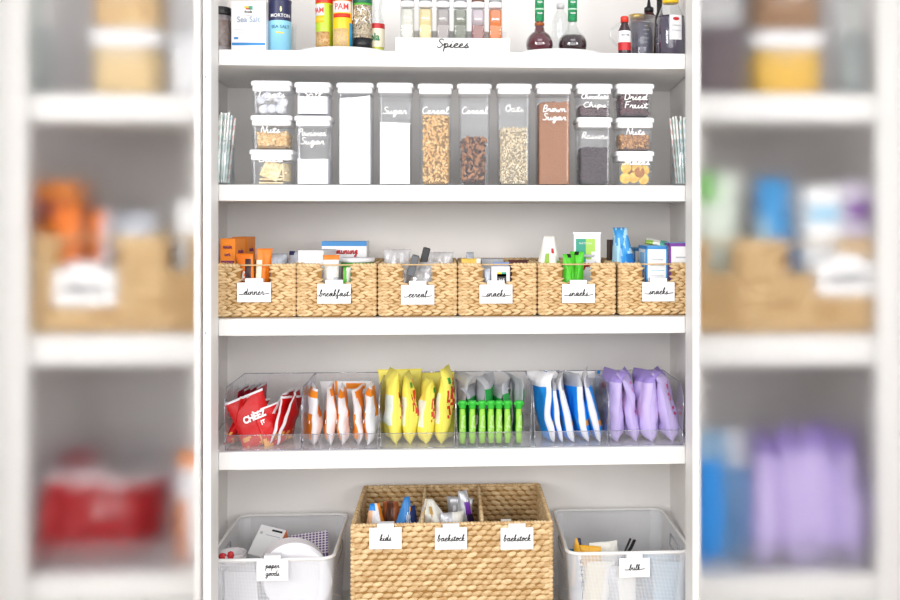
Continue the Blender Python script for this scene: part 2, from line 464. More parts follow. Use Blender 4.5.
# shells of the added side bays
def side(i, xa, xb, stile0, stile1):
    yb = 3.75
    s = (-1 if i == 0 else 1)
    g = G(); g.box(((xa + xb) / 2, yb + .015, 1.22), (abs(xb - xa), .03, 2.44)); struct('wall_rear_' + ('left', 'right')[i], g, SIDEW)
    xo = xa if i == 0 else xb
    g = G(); g.box((xo + s * .015, (YS + yb) / 2, 1.22), (.03, yb - YS, 2.44)); struct('wall_outer_' + ('left', 'right')[i], g, SIDEW)
    a, b = PX(stile0, YG - .02), PX(stile1, YG - .02)
    g = G(); g.box(((a + b) / 2, YG - .01, 1.22), (b - a, .03, 2.40), bev=.002); struct('trim_%d' % (i + 3), g, WHITE)
    cx = 100 if i == 0 else 800
    for y0, y1, lab in ((94, 121, 'beneath the blurred canisters'), (335, 365, 'beneath the blurred baskets'), (575, 606, 'beneath the blurred snack bags')):
        zt, zb = PZ(cx, y0, YG), PZ(cx, y1, YG)
        x0 = b + .001 if i == 0 else (XRb + .03)
        x1 = (XLb - .03) if i == 0 else a - .001
        g = G(); g.box(((x0 + x1) / 2, (YG + yb - .03) / 2, (zt + zb) / 2), (x1 - x0, yb - YG - .04, zt - zb), bev=.002)
        tag(g.build('side_shelf', WHITE), 'white shelf behind the %s frosted panel, %s' % (('left', 'right')[i], lab), 'shelf', 'shelves behind the frosted panels')
side(0, PX(-62, YF), XLb, -30, 27)
side(1, XRb, PX(962, YF), 877, 935)
# ================================================================ builders
rnd = random.Random(7)
BASK = mat('woven_water_hyacinth', '#c39a66', .7, .12, 70, bump=.5, bscale=260, c2='#eed4a8', island=.55, spec=.25, stretch=(1, 1, 3))
BASKD = mat('basket_core', '#96703f', .8, .2, 60, spec=.1)

def woven_side(g, p0, p1, z0, z1, th, rowh, pitch, style, hole=None, rr=None, flare=0.0, nrm=None):
    """rows of braid along the segment p0->p1 (2D)"""
    rr = rr or rnd
    d = Vector((p1[0] - p0[0], p1[1] - p0[1])); L = d.length; ang = math.atan2(d.y, d.x)
    rows = max(1, round((z1 - z0) / rowh)); rh = (z1 - z0) / rows
    n = max(2, round(L / pitch)); pt = L / n
    A = Matrix.Rotation(ang, 3, 'Z')
    for r in range(rows):
        z = z0 + (r + .5) * rh
        off = .5 if r % 2 else 0
        f = 1 + flare * ((z - z0) / (z1 - z0) - 1)
        zj = rr.uniform(-.06, .06) * rh
        for k in range(n + (1 if off == 0 else 0)):
            s = (k + off) * pt
            s = min(max(s, pt * .35), L - pt * .35)
            if hole and hole[0] < s < hole[1] and hole[2] < z < hole[3]: continue
            q = Vector(p0) + d * (s / L)
            subs = ((.24, -1), (-.24, 1)) if style == 'braid' else ((0, 1 if style == 'weave' else 1),)
            for dz, sg in subs:
                tilt = (.24 if style == 'braid' else .24) * sg + rr.uniform(-.1, .1)
                B = A @ Matrix.Rotation(-tilt, 3, 'Y')
                if style == 'braid':
                    rad = (pt * rr.uniform(.58, .74), th * .62, rh * rr.uniform(.27, .34))
                else:
                    rad = (pt * rr.uniform(.62, .74), th * .62, rh * rr.uniform(.46, .56))
                g.ell((q.x * f, q.y, z + zj + dz * rh + rr.uniform(-.04, .04) * rh), rad, B, 7, 4)

def basket(name, label, group, w, d, h, rowh, pitch, style, hole=None, dividers=(), seed=1):
    """woven basket, origin at the middle of its base"""
    rr = random.Random(seed)
    t = thing(name, label, 'basket', group=group)
    th = min(.011, rowh * .8)
    a, b = w / 2 - th / 2, d / 2 - th / 2
    corners = [(-a, -b), (a, -b), (a, b), (-a, b)]
    g = G(); core = G()
    for i in range(4):
        p, q = corners[i], corners[(i + 1) % 4]
        hl = None
        if hole and i == 0: hl = (hole[0] + a - .002, hole[1] + a + .002, hole[2], hole[3])
        woven_side(g, p, q, .004, h - rowh * .5, th, rowh, pitch, style, hl, rr)
        if i == 0 and hole:
            x0, x1, z0, z1 = hole
            for c, s in (((-a + x0) / 2, x0 + a), ((a + x1) / 2, a - x1)):
                core.box((c, -b, h / 2), (s - .004, th * .35, h - .02))
            core.box(((x0 + x1) / 2, -b, z0 / 2), (x1 - x0, th * .35, z0 - .006))
        else:
            core.box(((p[0] + q[0]) / 2, (p[1] + q[1]) / 2, h / 2), (abs(q[0] - p[0]) + .001 if abs(q[0] - p[0]) > .01 else th * .35, abs(q[1] - p[1]) + .001 if abs(q[1] - p[1]) > .01 else th * .35, h - .02))
    core.build('frame', BASKD, t)
    for cx, cy in corners:                                    # the braid wraps round the corner posts
        nn = int(h / (rowh * .8))
        for k in range(nn):
            g.ell((cx, cy, .006 + (k + .5) * (h - .01) / nn), (th * .68, th * .68, rowh * .46), None, 8, 4)
    g.build('woven_wall', BASK, t)
    # rim: a twisted rope
    g = G()
    n = int(2 * (w + d) / (rowh * .75)); per = [(-a, -b), (a, -b), (a, b), (-a, b), (-a, -b)]
    for i in range(4):
        p, q = Vector(per[i]), Vector(per[i + 1]); L = (q - p).length; m = max(3, int(L / (rowh * .62))); ang = math.atan2((q - p).y, (q - p).x)
        for k in range(m):
            s = p + (q - p) * ((k + .5) / m)
            if hole and i == 0 and hole[0] - .004 < s.x < hole[1] + .004: continue
            g.ell((s.x, s.y, h - rowh * .32), (rowh * .52, th * .6, rowh * .34), Matrix.Rotation(ang, 3, 'Z') @ Matrix.Rotation(.55 + rr.uniform(-.1, .1), 3, 'Y'), 7, 4)
    if hole:
        g.tube([(hole[0] - .012, -b, h - rowh * .25), (hole[1] + .012, -b, h - rowh * .25)], .0022, 6)
    g.build('rim', BASK, t)
    g = G(); g.box((0, 0, .003), (w - th * 1.5, d - th * 1.5, .006)); g.build('base', BASKD, t)
    for x in dividers:
        g = G()
        woven_side(g, (x, -b + th), (x, b - th), .008, h - rowh * .6, th * .8, rowh, pitch, style, None, rr)
        g.box((x, 0, h / 2 - .005), (th * .3, d - th * 3, h - .03))
        m = int((d - 2 * th) / (rowh * .62))
        for k in range(m):
            g.ell((x, -b + th + (k + .5) * (2 * b - 2 * th) / m, h - rowh * .45), (rowh * .5, th * .5, rowh * .32), Matrix.Rotation(pi / 2, 3, 'Z') @ Matrix.Rotation(.5, 3, 'Y'), 7, 4)
        g.build('divider', BASK, t)
    return t

def clip_label(word, px, py0, py1, Y, wpx, label, second=None, tail=1.6, lean=0.0, xh=.0095):
    """white card hung by a clip on a basket's or bin's edge"""
    c = P(px, (py0 + py1) / 2, Y)
    w = wpx * Y / 1000; h = (py1 - py0) * Y / 1000
    t = thing('clip_label', label, 'label', c, group='white handwritten clip labels')
    t.rotation_euler = (0, lean, 0)
    g = G(); g.box((0, 0, -.004), (w, .0016, h - .008), bev=.0007)
    card = g.build('card', CARD, t)
    g = G(); g.box((0, -.001, h / 2 - .008), (w * .52, .0022, .018), bev=.001)
    g.box((0, .0085, h / 2 + .0015), (w * .52, .021, .002), bev=.0008)
    g.box((0, .018, h / 2 - .008), (w * .52, .0018, .02), bev=.0008)
    g.build('clip', LIDW, t)
    if second:
        script(word, xh, INK, card, Matrix.Translation((0, -.0012, .005)), .0010)
        script(second, xh, INK, card, Matrix.Translation((0, -.0012, -.015)), .0010)
    else:
        script(word, xh, INK, card, Matrix.Translation((0, -.0012, -.006)), .0011, tail=tail)
    return t

# ---- canisters
def canister(px0, px1, pyt, pyb, Y, lab, words, depth=.105, ws=.0088, zbase=None, wy=None, group='clear square food canisters'):
    """clear square canister with a two-step white lid; px/py give its lid width and its top and foot"""
    z0 = zbase if zbase is not None else Z2
    px = (px0 + px1) / 2
    x = PX(px, Y); w = (px1 - px0) * Y / 1000
    h = PZ(px, pyt, Y) - z0
    t = thing('food_canister', lab, 'canister', (x, Y + depth / 2, z0), group=group)
    bw = w - .008; bd = depth - .008
    hb = h - .025
    g = G()
    prof = [(bw / 2 - .0045, .0), (bw / 2 - .002, .003), (bw / 2 - .0015, .02), (bw / 2, hb)]
    g.rprism(prof, .010, bd / bw, cap0=False, cap1=False)
    inn = [(r - .0018, z + .0016) for r, z in prof[:-1]] + [(prof[-1][0] - .0018, hb)]
    g.rprism(inn, .009, bd / bw, cap0=True, cap1=False)
    body = g.build('body', CLEAR, t)
    g = G()
    g.rprism([(w / 2 - .005, hb - .002), (w / 2 - .0035, hb), (w / 2 - .0035, hb + .012)], .010, depth / w)
    g.rprism([(w / 2 - .001, hb + .0122), (w / 2, hb + .014), (w / 2, h - .003), (w / 2 - .002, h - .0002)], .012, depth / w)
    g.build('lid', LIDW, t)
    fz = -bd / 2 - .0016
    if isinstance(words, str): words = [words]
    for k, wd in enumerate(words):
        zz = (PZ(px, wy, Y) - z0 if wy else h * .72) - k * .022
        script(wd, ws, CHALK, body, Matrix.Translation((0, fz, zz)), .0014, width=min(bw * .82, len(wd) * .0125))
    return t, x, Y + depth / 2, bw / 2 - .0052, bd / 2 - .0052, h, z0

def powder(c, top, col, label, slope=0.0, name='powder', rough=.9, var=.03, bump=.3, y_off=0):
    t, x, y, a, b, h, z0 = c
    ztop = Zx(x, top, y - b) - z0 if top < 1000 else top
    rr = random.Random(int(x * 1000) + int(top)); nx, ny = 14, 10
    g = G(); vs = []; fs = []
    hgt = lambda i, j: ztop + slope * (i / nx - .5) + .0018 * noise.noise(Vector((i * .7, j * .9, x * 9)))
    for j in range(ny + 1):
        for i in range(nx + 1):
            vs.append((-a + 2 * a * i / nx, -b + 2 * b * j / ny, hgt(i, j)))
    n0 = len(vs)
    for j in range(ny):
        for i in range(nx):
            q = j * (nx + 1) + i; fs.append((q, q + 1, q + nx + 2, q + nx + 1))
    ring = [i for i in range(nx + 1)] + [(j) * (nx + 1) + nx for j in range(1, ny + 1)] + [ny * (nx + 1) + i for i in range(nx - 1, -1, -1)] + [j * (nx + 1) for j in range(ny - 1, 0, -1)]
    for k, r_ in enumerate(ring): vs.append((vs[r_][0], vs[r_][1], .004))
    m = len(ring)
    for k in range(m): fs.append((n0 + k, n0 + (k + 1) % m, ring[(k + 1) % m], ring[k]))
    fs.append(tuple(range(n0, n0 + m))[::-1])
    g.add(vs, fs)
    mm = mat('powder_' + col.strip('#'), col, rough, var, 90, bump=bump, bscale=220, spec=.1)
    o = g.build(name, mm, None, (x, y, z0)); return tag(o, label, name.replace('_', ' '), kind='stuff')

def lumps(c, top, cols, label, size, n, name, shape='chip', core=None, ragged=.006, depthscale=1):
    """a canister's fill: pieces over a core block; stuff"""
    t, x, y, a, b, h, z0 = c
    ztop = Zx(x, top, y - b) - z0
    rr = random.Random(int(x * 977) + 5)
    g = G(); s = size
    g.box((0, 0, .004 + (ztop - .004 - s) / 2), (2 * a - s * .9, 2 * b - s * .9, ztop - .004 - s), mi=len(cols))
    M = [mat('fill_' + c_.strip('#'), c_, .8, .12, 120, bump=.4, bscale=300, island=.5, c2=c2_, spec=.2) for c_, c2_ in cols]
    dk = lin(cols[-1][0]); M.append(mat('fill_core_' + cols[-1][0].strip('#'), tuple((x * 12.92 if x < .0031 else 1.055 * x ** (1 / 2.4) - .055) * .62 for x in dk[:3]), .9, .1, 80, spec=.1))  # core darkened to paint shade into the gaps between pieces
    for k in range(n):
        face = rr.random()
        if face < .62: p = (rr.uniform(-a + s * .5, a - s * .5), -b + s * .45 + rr.uniform(0, s * .3), rr.uniform(.004 + s * .5, ztop))
        elif face < .84:
            sg = -1 if x > 0 else 1
            p = (sg * (a - s * .45), rr.uniform(-b + s * .5, b - s * .5), rr.uniform(.004 + s * .5, ztop))
        else: p = (rr.uniform(-a + s * .5, a - s * .5), rr.uniform(-b + s * .5, b - s * .5), ztop - s * .4 + rr.uniform(0, ragged))
        rot = Euler((rr.uniform(0, 6.28), rr.uniform(0, 6.28), rr.uniform(0, 6.28))).to_matrix()
        q = s * rr.uniform(.38, .6)
        if shape == 'chip': rad = (q, q * .7, q * .28)
        elif shape == 'oat': rad = (q, q * .72, q * .25)
        elif shape == 'nut': rad = (q, q * .55, q * .5)
        else: rad = (q, q * .8, q * .75)
        g.ell(p, rad, rot, 6, 4, rr.randrange(len(cols)))
    o = g.build(name, M, None, (x, y, z0)); return tag(o, label, name.replace('_', ' '), kind='stuff')

# ---- pouches
FOILB = .35
def film(name, col, rough=.28, spec=.4, metal=0.0):
    rough = max(rough, .40)
    return mat('film_' + name, col, rough, .05, 25, bump=FOILB, bscale=55, spec=spec, metal=metal)
def pouch(name, w, h, t, mats, colf, parent=None, seed=0, twist=0.0, bend=0.0, lean=0.0, seal=.03, crumple=1.0, nu=18, nv=24, topfold=0.0, taper=0.0):
    """soft sealed bag standing on z=0, broad sides facing -Y/+Y"""
    rr = random.Random(seed)
    ph = [rr.uniform(0, 6.28) for _ in range(8)]
    off = rr.uniform(-50, 50)
    def pos(u, v, side):
        e = max(0.0, 1 - abs(u) ** 2.3) ** .62
        k = (v - seal) / (1 - 2 * seal); k = min(max(k, 0), 1)
        f = max(0.0, sin(pi * k ** .75)) ** (.27 if v < .4 else .36) * (1.10 - .28 * v)
        th = t / 2 * e * f
        x = u * w / 2 * (1 - .10 * f) * (1 - taper * v)
        z = v * h
        n1 = noise.noise(Vector((u * 2.1 + off, v * 4.0, side * 3.0))); n2 = noise.noise(Vector((u * 5 + off, v * 9, side * 7)))
        y = side * (th + crumple * t * (.14 * n1 + .06 * n2) * e * f)
        mid = crumple * .05 * w * noise.noise(Vector((u * 1.2, v * 3 + off, 0)))
        y += mid
        y += .0012 * sin(u * 22 + ph[0]) * (1 - f)
        if topfold and v > .8:
            q = (v - .8) / .2; ang = topfold * q
            z = (.8 + .2 * (sin(ang) / ang if abs(ang) > .01 else 1) * q) * h
            y += -(.2 * h) * (1 - cos(ang)) / (abs(topfold) + .01) * (1 if topfold > 0 else -1) * 1.0
        x += lean * v * h
        y += bend * (v ** 2) * h
        a = twist * v * v
        return (x * cos(a) - y * sin(a), x * sin(a) + y * cos(a), z)
    g = G(); vs = []; fs = []; mi = []
    for side in (-1, 1):
        base = len(vs)
        for j in range(nv + 1):
            for i in range(nu + 1):
                vs.append(pos(-1 + 2 * i / nu, j / nv, side))
        for j in range(nv):
            for i in range(nu):
                q = base + j * (nu + 1) + i
                f = (q, q + 1, q + nu + 2, q + nu + 1)
                fs.append(f if side < 0 else f[::-1]); mi.append(colf(-1 + (2 * i + 1) / nu, (j + .5) / nv, side))
    n = (nu + 1) * (nv + 1)
    for j in range(nv):
        for i, flip in ((0, 0), (nu, 1)):
            q = j * (nu + 1) + i
            f = (q, q + nu + 1, q + n + nu + 1, q + n); fs.append(f if flip else f[::-1]); mi.append(colf(-1 if i == 0 else 1, (j + .5) / nv, -1))
    for i in range(nu):
        for j, flip in ((0, 0), (nv, 1)):
            q = j * (nu + 1) + i
            f = (q, q + 1, q + n + 1, q + n); fs.append(f[::-1] if flip == 0 else f); mi.append(colf(-1 + (2 * i + 1) / nu, j / nv, -1))
    g.add(vs, fs, mi, None, True)
    return g.build(name, mats, parent)

def carton(name, label, cat, px0, px1, py, Y, depth, base, mats, rz=0.0, panels=(), group=None, wid=None):
    """box whose front face spans px0..px1 at plane Y, top at py, standing on z=base. panels: (x0,x1,z0,z1,mi[,side]) in 0..1"""
    x0, x1 = PX(px0, Y), PX(px1, Y); w = wid or (x1 - x0); z1 = PZ((px0 + px1) / 2, py, Y); h = z1 - base
    t = thing(name, label, cat, ((x0 + x1) / 2, Y + depth / 2, base), rz, group)
    g = G(); g.box((0, 0, h / 2), (w, depth, h), bev=.0008); box_ = g.build('carton', mats[0], t)
    for p in panels:
        a, b, c, d, m = p[:5]; side = p[5] if len(p) > 5 else 'f'
        g = G()
        if side == 'f': g.box((-w / 2 + w * (a + b) / 2, -depth / 2 - .0003, h * (c + d) / 2), (w * (b - a), .0006, h * (d - c)))
        elif side == 'r': g.box((w / 2 + .0003, -depth / 2 + depth * (a + b) / 2, h * (c + d) / 2), (.0006, depth * (b - a), h * (d - c)))
        elif side == 'l': g.box((-w / 2 - .0003, -depth / 2 + depth * (a + b) / 2, h * (c + d) / 2), (.0006, depth * (b - a), h * (d - c)))
        elif side == 't': g.box((-w / 2 + w * (a + b) / 2, -depth / 2 + depth * (c + d) / 2, h + .0003), (w * (b - a), depth * (d - c), .0006))
        g.build('printed_panel', mats[m], box_)
    return t, w, depth, h
# ================================================================ row 3: six woven baskets
YBK = 2.632
BH = PZ(451, 263.5, YBK) - Z3
BW, BD = .207, .36
bcx = [PX(255.5, YBK), PX(336.5, YBK), PX(417.5, YBK), PX(497.5, YBK), PX(577, YBK), PX(657, YBK)]
proto = basket('woven_basket', 'x', 'small woven baskets', BW, BD, BH, .0150, .0255, 'braid', hole=(-.037, .037, BH - .052, BH - .008), seed=3)
blabs = ['small woven basket labelled dinner holding orange boxes', 'small woven basket labelled breakfast holding cartons', 'small woven basket labelled cereal with two dark clips sticking out',
         'small woven basket labelled snacks with a yellow packet low inside', 'small woven basket labelled snacks holding green bags and a white tub box', 'small woven basket labelled snacks holding blue and purple boxes']
baskets = []
for i in range(6):
    b = proto if i == 0 else copy_tree(proto)
    b['label'] = blabs[i]
    b.location = (bcx[i], YBK + BD / 2, Z3 + .0005); baskets.append(b)
YL = YBK - .004
clips3 = []
for i, (wd, px, y0, y1, nm, ww) in enumerate((('dinner', 254, 279.5, 302, 'dinner', 33), ('breakfast', 334, 281, 303.5, 'breakfast', 33), ('cereal', 417.7, 282, 304.5, 'cereal', 33),
        ('snacks', 496, 281.5, 303.5, 'snacks, on the basket with the yellow packet', 33), ('snacks', 578.5, 281, 303, 'snacks, on the basket with green bags', 33), ('snacks', 658.5, 279, 301.5, 'snacks, on the basket with blue and purple boxes', 33))):
    clips3.append(clip_label(wd, px, y0, y1, YL, ww, 'white clip card reading ' + nm, tail=1.3 if i != 1 else .6, xh=.0088))
ZB3 = Z3 + .008
OR = film('orange', '#ee7b1c'); ORB = mat('orange_card', '#f08a1d', .45); PURP = mat('plum_print', '#7a2a5c', .5); CRM = mat('cream_print', '#f3d27a', .5)
WHC = mat('white_carton', '#f1f2f4', .45); BLU = mat('blue_print', '#2c86c9', .45); GRNP = mat('green_print', '#4fae3a', .45); NAVY = mat('navy_print', '#20254f', .4)
REDP = mat('red_print', '#c3262c', .45); GREY = mat('grey_print', '#b9bcc2', .5); TEAL = mat('teal_print', '#2f9f86', .45); YELP = mat('yellow_print', '#f2c62e', .45); BRN = mat('brown_card', '#4a2b22', .6)
VIOL = mat('violet_print', '#7a3aa0', .45); LBLU = mat('pale_blue_print', '#8fc6e6', .5)
BLK = mat('black_plastic', '#1b1c20', .4); DGREY = mat('dark_grey_plastic', '#565a60', .4)
# dinner
def macbox(px0, px1, py, Y, rz, lab):
    t, w, d, h = carton('pasta_box', lab, 'box', px0, px1, py, Y, .062, ZB3, [ORB, PURP, CRM, REDP], rz,
        [(.08, .92, .60, .70, 1), (.1, .9, .42, .56, 2), (.05, .95, .33, .345, 3), (.1, .9, .25, .27, 3)], 'orange pasta boxes', wid=.043)
    script('nnin', .006, PURP, t, Matrix.Translation((0, -d / 2 - .001, h * .88)), .0011, width=w * .6)
    script('un', .006, PURP, t, Matrix.Translation((0, -d / 2 - .001, h * .78)), .0011, width=w * .4)
    printed('SHELLS', .012, CRM, t, Matrix.Translation((0, -d / 2 - .0008, h * .65)), sx=.8)
    script('nin', .008, PURP, t, Matrix.Translation((w / 2 + .001, 0, h * .82)) @ Matrix.Rotation(pi / 2, 4, 'Z'), .001, width=d * .5)
    return t
sideL = []
mb1 = macbox(222.5, 238.5, 238.5, 2.70, R(-14), 'orange pasta box at the front of the dinner basket, plum print')
mb2 = macbox(233, 250, 237, 2.80, R(-10), 'second orange pasta box, behind the first one in the dinner basket')
def wrapper(px, pyt, Y, w, h, lab, seed, rz, matl, cf, base=ZB3 + .03, cat='packet', name='snack_packet', group=None, lean=0, t=.018, topz=None, **k):
    o = pouch(name, w, h, t, matl, cf, None, seed, lean=lean, **k)
    z = PZ(px, pyt, Y) - h
    o.location = (PX(px, Y), Y, max(z, base - .025)); o.rotation_euler = (0, 0, rz)
    return tag(o, lab, cat, group)
DKB = film('dark_brown', '#3a1c1c'); CREAMF = film('cream', '#f2e6cc')
kb1 = wrapper(247, 253.5, 2.665, .050, .11, 'orange snack wrapper with dark stripe, left in the dinner basket', 11, R(-15), [OR, DKB], lambda u, v, s: 1 if u > .1 and u < .8 and .2 < v < .86 else 0, lean=-.06)
script('k', .012, CARD, kb1, Matrix.Translation((-.006, -.011, .045)), .0016)
kb2 = wrapper(262, 248.5, 2.665, .042, .12, 'orange snack wrapper with cream side, right in the dinner basket', 12, R(20), [OR, CREAMF], lambda u, v, s: 1 if u < -.35 and v < .75 else 0, lean=.06)
SILV = film('silver', '#b7bcc6', .25, metal=.3)
for k, (px, py, w, sd, lb) in enumerate(((276, 253.5, .062, 21, 'crumpled silver grey bag lying in the dinner basket beside the wrappers'), (290, 251, .055, 22, 'grey foil bag at the right edge of the dinner basket'))):
    wrapper(px, py, 2.76, w, .13, lb, sd, R(10 - 30 * k), [SILV, film('navy', '#2a2f55')], lambda u, v, s: 1 if v > .9 and u < -.3 else 0, cat='bag', name='foil_bag', t=.03, lean=.2 * k)
# breakfast
t, w, d, h = carton('tall_carton', 'white carton with blue top and red script, back of the breakfast basket', 'box', 322, 367.5, 241.5, 2.85, .05, ZB3, [WHC, BLU, LBLU], R(-4), [(0, 1, .93, 1, 1), (.08, .28, .72, .76, 2), (.4, .55, .70, .73, 2), (.7, .85, .68, .72, 2), (0, 1, 0, 1, 1, 't')])
script('sumunung', .010, REDP, t, Matrix.Translation((0, -d / 2 - .001, h * .84)), .0014, width=w * .6)
t, w, d, h = carton('plain_carton', 'plain white carton at the left of the breakfast basket', 'box', 305, 323, 250.5, 2.70, .16, ZB3, [WHC, GREY], R(-6), [(.15, .8, .84, .85, 1), (.15, .7, .79, .80, 1), (.15, .75, .74, .75, 1)], wid=.068)
o = wrapper(331, 255, 2.668, .044, .10, 'white pouch with an orange top in the breakfast basket', 31, R(6), [film('white', '#e9e7e0'), OR, GREY], lambda u, v, s: 1 if v > .88 else (2 if v < .4 and u > .3 else 0), cat='pouch', name='food_pouch')
cup = thing('lidded_tub', 'green tub with a white lid at the right of the breakfast basket', 'tub', (PX(357, 2.75), 2.75, ZB3))
hh = PZ(357, 258, 2.72) - ZB3
G().lathe([(.035, 0), (.044, hh - .012)], 30).build('body', GRNP, cup)
G().lathe([(.047, hh - .012), (.0485, hh - .009), (.0485, hh - .002), (.046, hh)], 30).build('lid', LIDW, cup)
o = wrapper(346, 267, 2.664, .026, .08, 'small green and white packet behind the breakfast label', 32, R(-5), [film('leaf_green', '#57b233'), film('white', '#e9e7e0'), film('dark_brown', '#3a1c1c')], lambda u, v, s: 2 if u < -.5 and v > .6 else (0 if u < .5 * (1.2 - v) else 1))
# cereal
CB = clear('clear_film', tint=(.93, .93, .95), haze=.42, gloss=.12, edge=.4, hazecol=(.93, .93, .95))
for k, (px, py, Y, w, sd, lb) in enumerate(((397, 249, 2.74, .075, 41, 'cloudy clear bag at the left of the cereal basket'), (440, 252, 2.75, .075, 42, 'cloudy clear bag at the right of the cereal basket'), (424, 262, 2.68, .085, 43, 'cloudy clear bag just behind the cereal label'))):
    wrapper(px, py, Y, w, .12, lb, sd, R(8 - 12 * k), [CB], lambda u, v, s: 0, cat='bag', name='clear_bag', t=.05, crumple=1.6)
def clipstick(px0, py0, px1, py1, Y, wd, m, lab):
    a, b = P(px0, py0, Y), P(px1, py1, Y); v = b - a; L = v.length
    t = thing('bag_clip', lab, 'bag clip', a, group='bag clips in the cereal basket')
    z = v.normalized(); y = z.cross(Vector((1, 0, 0))).normalized(); x = y.cross(z)
    M = Matrix((x, y, z)).transposed().to_4x4()
    G().box((0, 0, L / 2), (wd, .006, L), M, bev=.002).build('clip_jaw', m, t)
    G().box((0, .010, L / 2 + .002), (wd * .85, .006, L * .97), M, bev=.002).build('clip_jaw', m, t)
    G().box((0, .005, L - .003), (wd * .5, .012, .008), M, bev=.002).build('hinge', BLK, t)
clipstick(410, 276, 416, 255.5, 2.655, .020, DGREY, 'dark grey bag clip standing in the cereal basket')
clipstick(421, 272, 427, 248, 2.69, .020, BLK, 'taller black bag clip standing in the cereal basket')
# snacks 1
YEL = film('mustard', '#e3bd57')
wrapper(471, 258.5, 2.70, .055, .12, 'yellow packet with a pale corner in the fourth basket', 51, R(12), [YEL, film('white', '#e9e7e0')], lambda u, v, s: 1 if u > .5 and v > .7 else 0, t=.03)
wrapper(470, 252, 2.80, .05, .13, 'crumpled grey foil bag behind the yellow packet', 52, R(12), [SILV], lambda u, v, s: 0, cat='bag', name='foil_bag', t=.03, taper=.6)
carton('grey_carton', 'grey carton lying at the back of the fourth basket', 'box', 481, 503, 259, 2.86, .07, ZB3, [GREY], R(3))
wrapper(501, 262, 2.71, .045, .11, 'pale blue packet in the fourth basket', 53, R(-6), [film('pale_blue', '#8b9fce')], lambda u, v, s: 0, t=.025)
t, w, d, h = carton('emblem_carton', 'white carton with a black and yellow emblem behind the fourth label', 'box', 491.5, 510, 266.5, 2.652, .03, ZB3, [WHC, BLK, YELP, TEAL], 0, [(.3, .8, .64, .84, 1), (.3, .55, .78, .88, 2), (.55, .8, .78, .88, 3)])
printed('365', .011, CARD, t, Matrix.Translation((w * .05, -d / 2 - .0008, h * .70)), .0002)
wrapper(487, 268, 2.66, .02, .08, 'thin silver packet left of the emblem carton', 54, R(4), [SILV], lambda u, v, s: 0)
wrapper(519, 260, 2.80, .06, .11, 'maroon packet at the right of the fourth basket', 55, R(-4), [film('maroon', '#5d3238')], lambda u, v, s: 0, t=.03)
# snacks 2
GRN = film('lime_green', '#52c32c'); WHF = film('white', '#e9e7e0')
sn1 = wrapper(549, 236, 2.70, .115, .16, 'white and green pouch with a pointed top, left in the fifth basket', 61, R(10), [WHF, film('olive_green', '#8fb53a'), film('red', '#c02227')],
        lambda u, v, s: 2 if abs(u - .3) < .16 and .72 < v < .78 else (1 if (v < .72 and abs(u + .35) < .45 * (1.1 - v)) or (u > .55 and v < .6) else 0), cat='pouch', name='food_pouch', t=.04, taper=.75)
for k, (px, py, sd, rz, lb) in enumerate(((568.5, 254, 62, 30, 'bright green snack bag behind the fifth label'), (577, 251.5, 63, -25, 'second bright green snack bag, right of the first behind the fifth label'))):
    wrapper(px, py, 2.668 + .02 * k, .04, .115, lb, sd, R(rz), [GRN, film('black', '#20241f')], lambda u, v, s: 1 if v > .93 and abs(u) < .3 else 0, cat='bag', name='snack_bag', t=.03, group='green bags in the fifth basket')
t, w, d, h = carton('organic_carton', 'white carton with a green picture and red script in the fifth basket', 'box', 576, 602.5, 233.5, 2.74, .075, ZB3, [WHC, TEAL, mat('lime_print', '#a9d35a', .5), GREY], R(-9),
      [(.08, .45, .62, .93, 1), (.45, .8, .76, .93, 2), (.45, .66, .66, .76, 2)])
G().box((0, 0, h + .001), (w + .004, d + .004, .006), bev=.001).build('lid', WHC, t)
script('organic', .009, REDP, t, Matrix.Translation((0.002, -d / 2 - .0015, h * .585)), .0016, width=w * .8)
printed('NATURAL', .008, CARD, t, Matrix.Translation((-.004, -d / 2 - .001, h * .87)))
g = G(); g.lathe([(.001, 0), (.016, .003), (.018, .009), (.0165, .009), (.001, .004)], 24, Matrix.Translation((.004, -d / 2 - .001, h * .68)) @ Matrix.Scale(.1, 4, (0, 1, 0))); g.build('bowl_print', GREY, t)
# snacks 3
carton('thin_carton', 'thin dark brown carton at the left of the last basket', 'box', 610, 615, 240, 2.79, .06, ZB3, [BRN], R(0))
bl = wrapper(626, 227.5, 2.72, .092, .17, 'shiny blue snack pouch standing in the last basket', 71, R(-12), [film('sky_blue', '#3c97d8', .22), film('pale_sky', '#a9d4ee', .22), film('royal_blue', '#2277c4', .22)],
        lambda u, v, s: 1 if u < -.15 and v < .72 else (2 if v < .6 and u > .3 else (1 if noise.noise(Vector((u * 3, v * 6, 2))) > .15 else 0)), cat='pouch', name='food_pouch', t=.055, taper=.6, crumple=1.5, lean=-.10)
def nbox(px0, px1, py, Y, rz, c1, lab, dd=.09):
    t, w, d, h = carton('snack_carton', lab, 'box', px0, px1, py, Y, dd, ZB3, [WHC, c1, GREY, LBLU], rz,
        [(0, .07, 0, 1, 1), (.93, 1, 0, 1, 1), (0, 1, .95, 1, 1), (.25, .8, .78, .80, 2), (.2, .85, .70, .715, 2), (.2, .85, .62, .63, 3), (.2, .8, .54, .55, 2), (.2, .8, .46, .47, 2),
         (0, .06, 0, 1, 1, 'l'), (0, 1, .95, 1, 1, 'l'), (.2, .8, .6, .9, 3, 'l'), (.25, .7, .3, .55, 2, 'l'), (0, 1, 0, 1, 3, 't')], 'nutrition-printed cartons in the last basket')
    return t
nb1 = nbox(645.5, 667, 246, 2.665, R(2), BLU, 'white carton with blue edges in the last basket')
nb2 = nbox(669, 695, 243, 2.665, R(1), VIOL, 'white carton with violet edges beside the stile in the last basket')
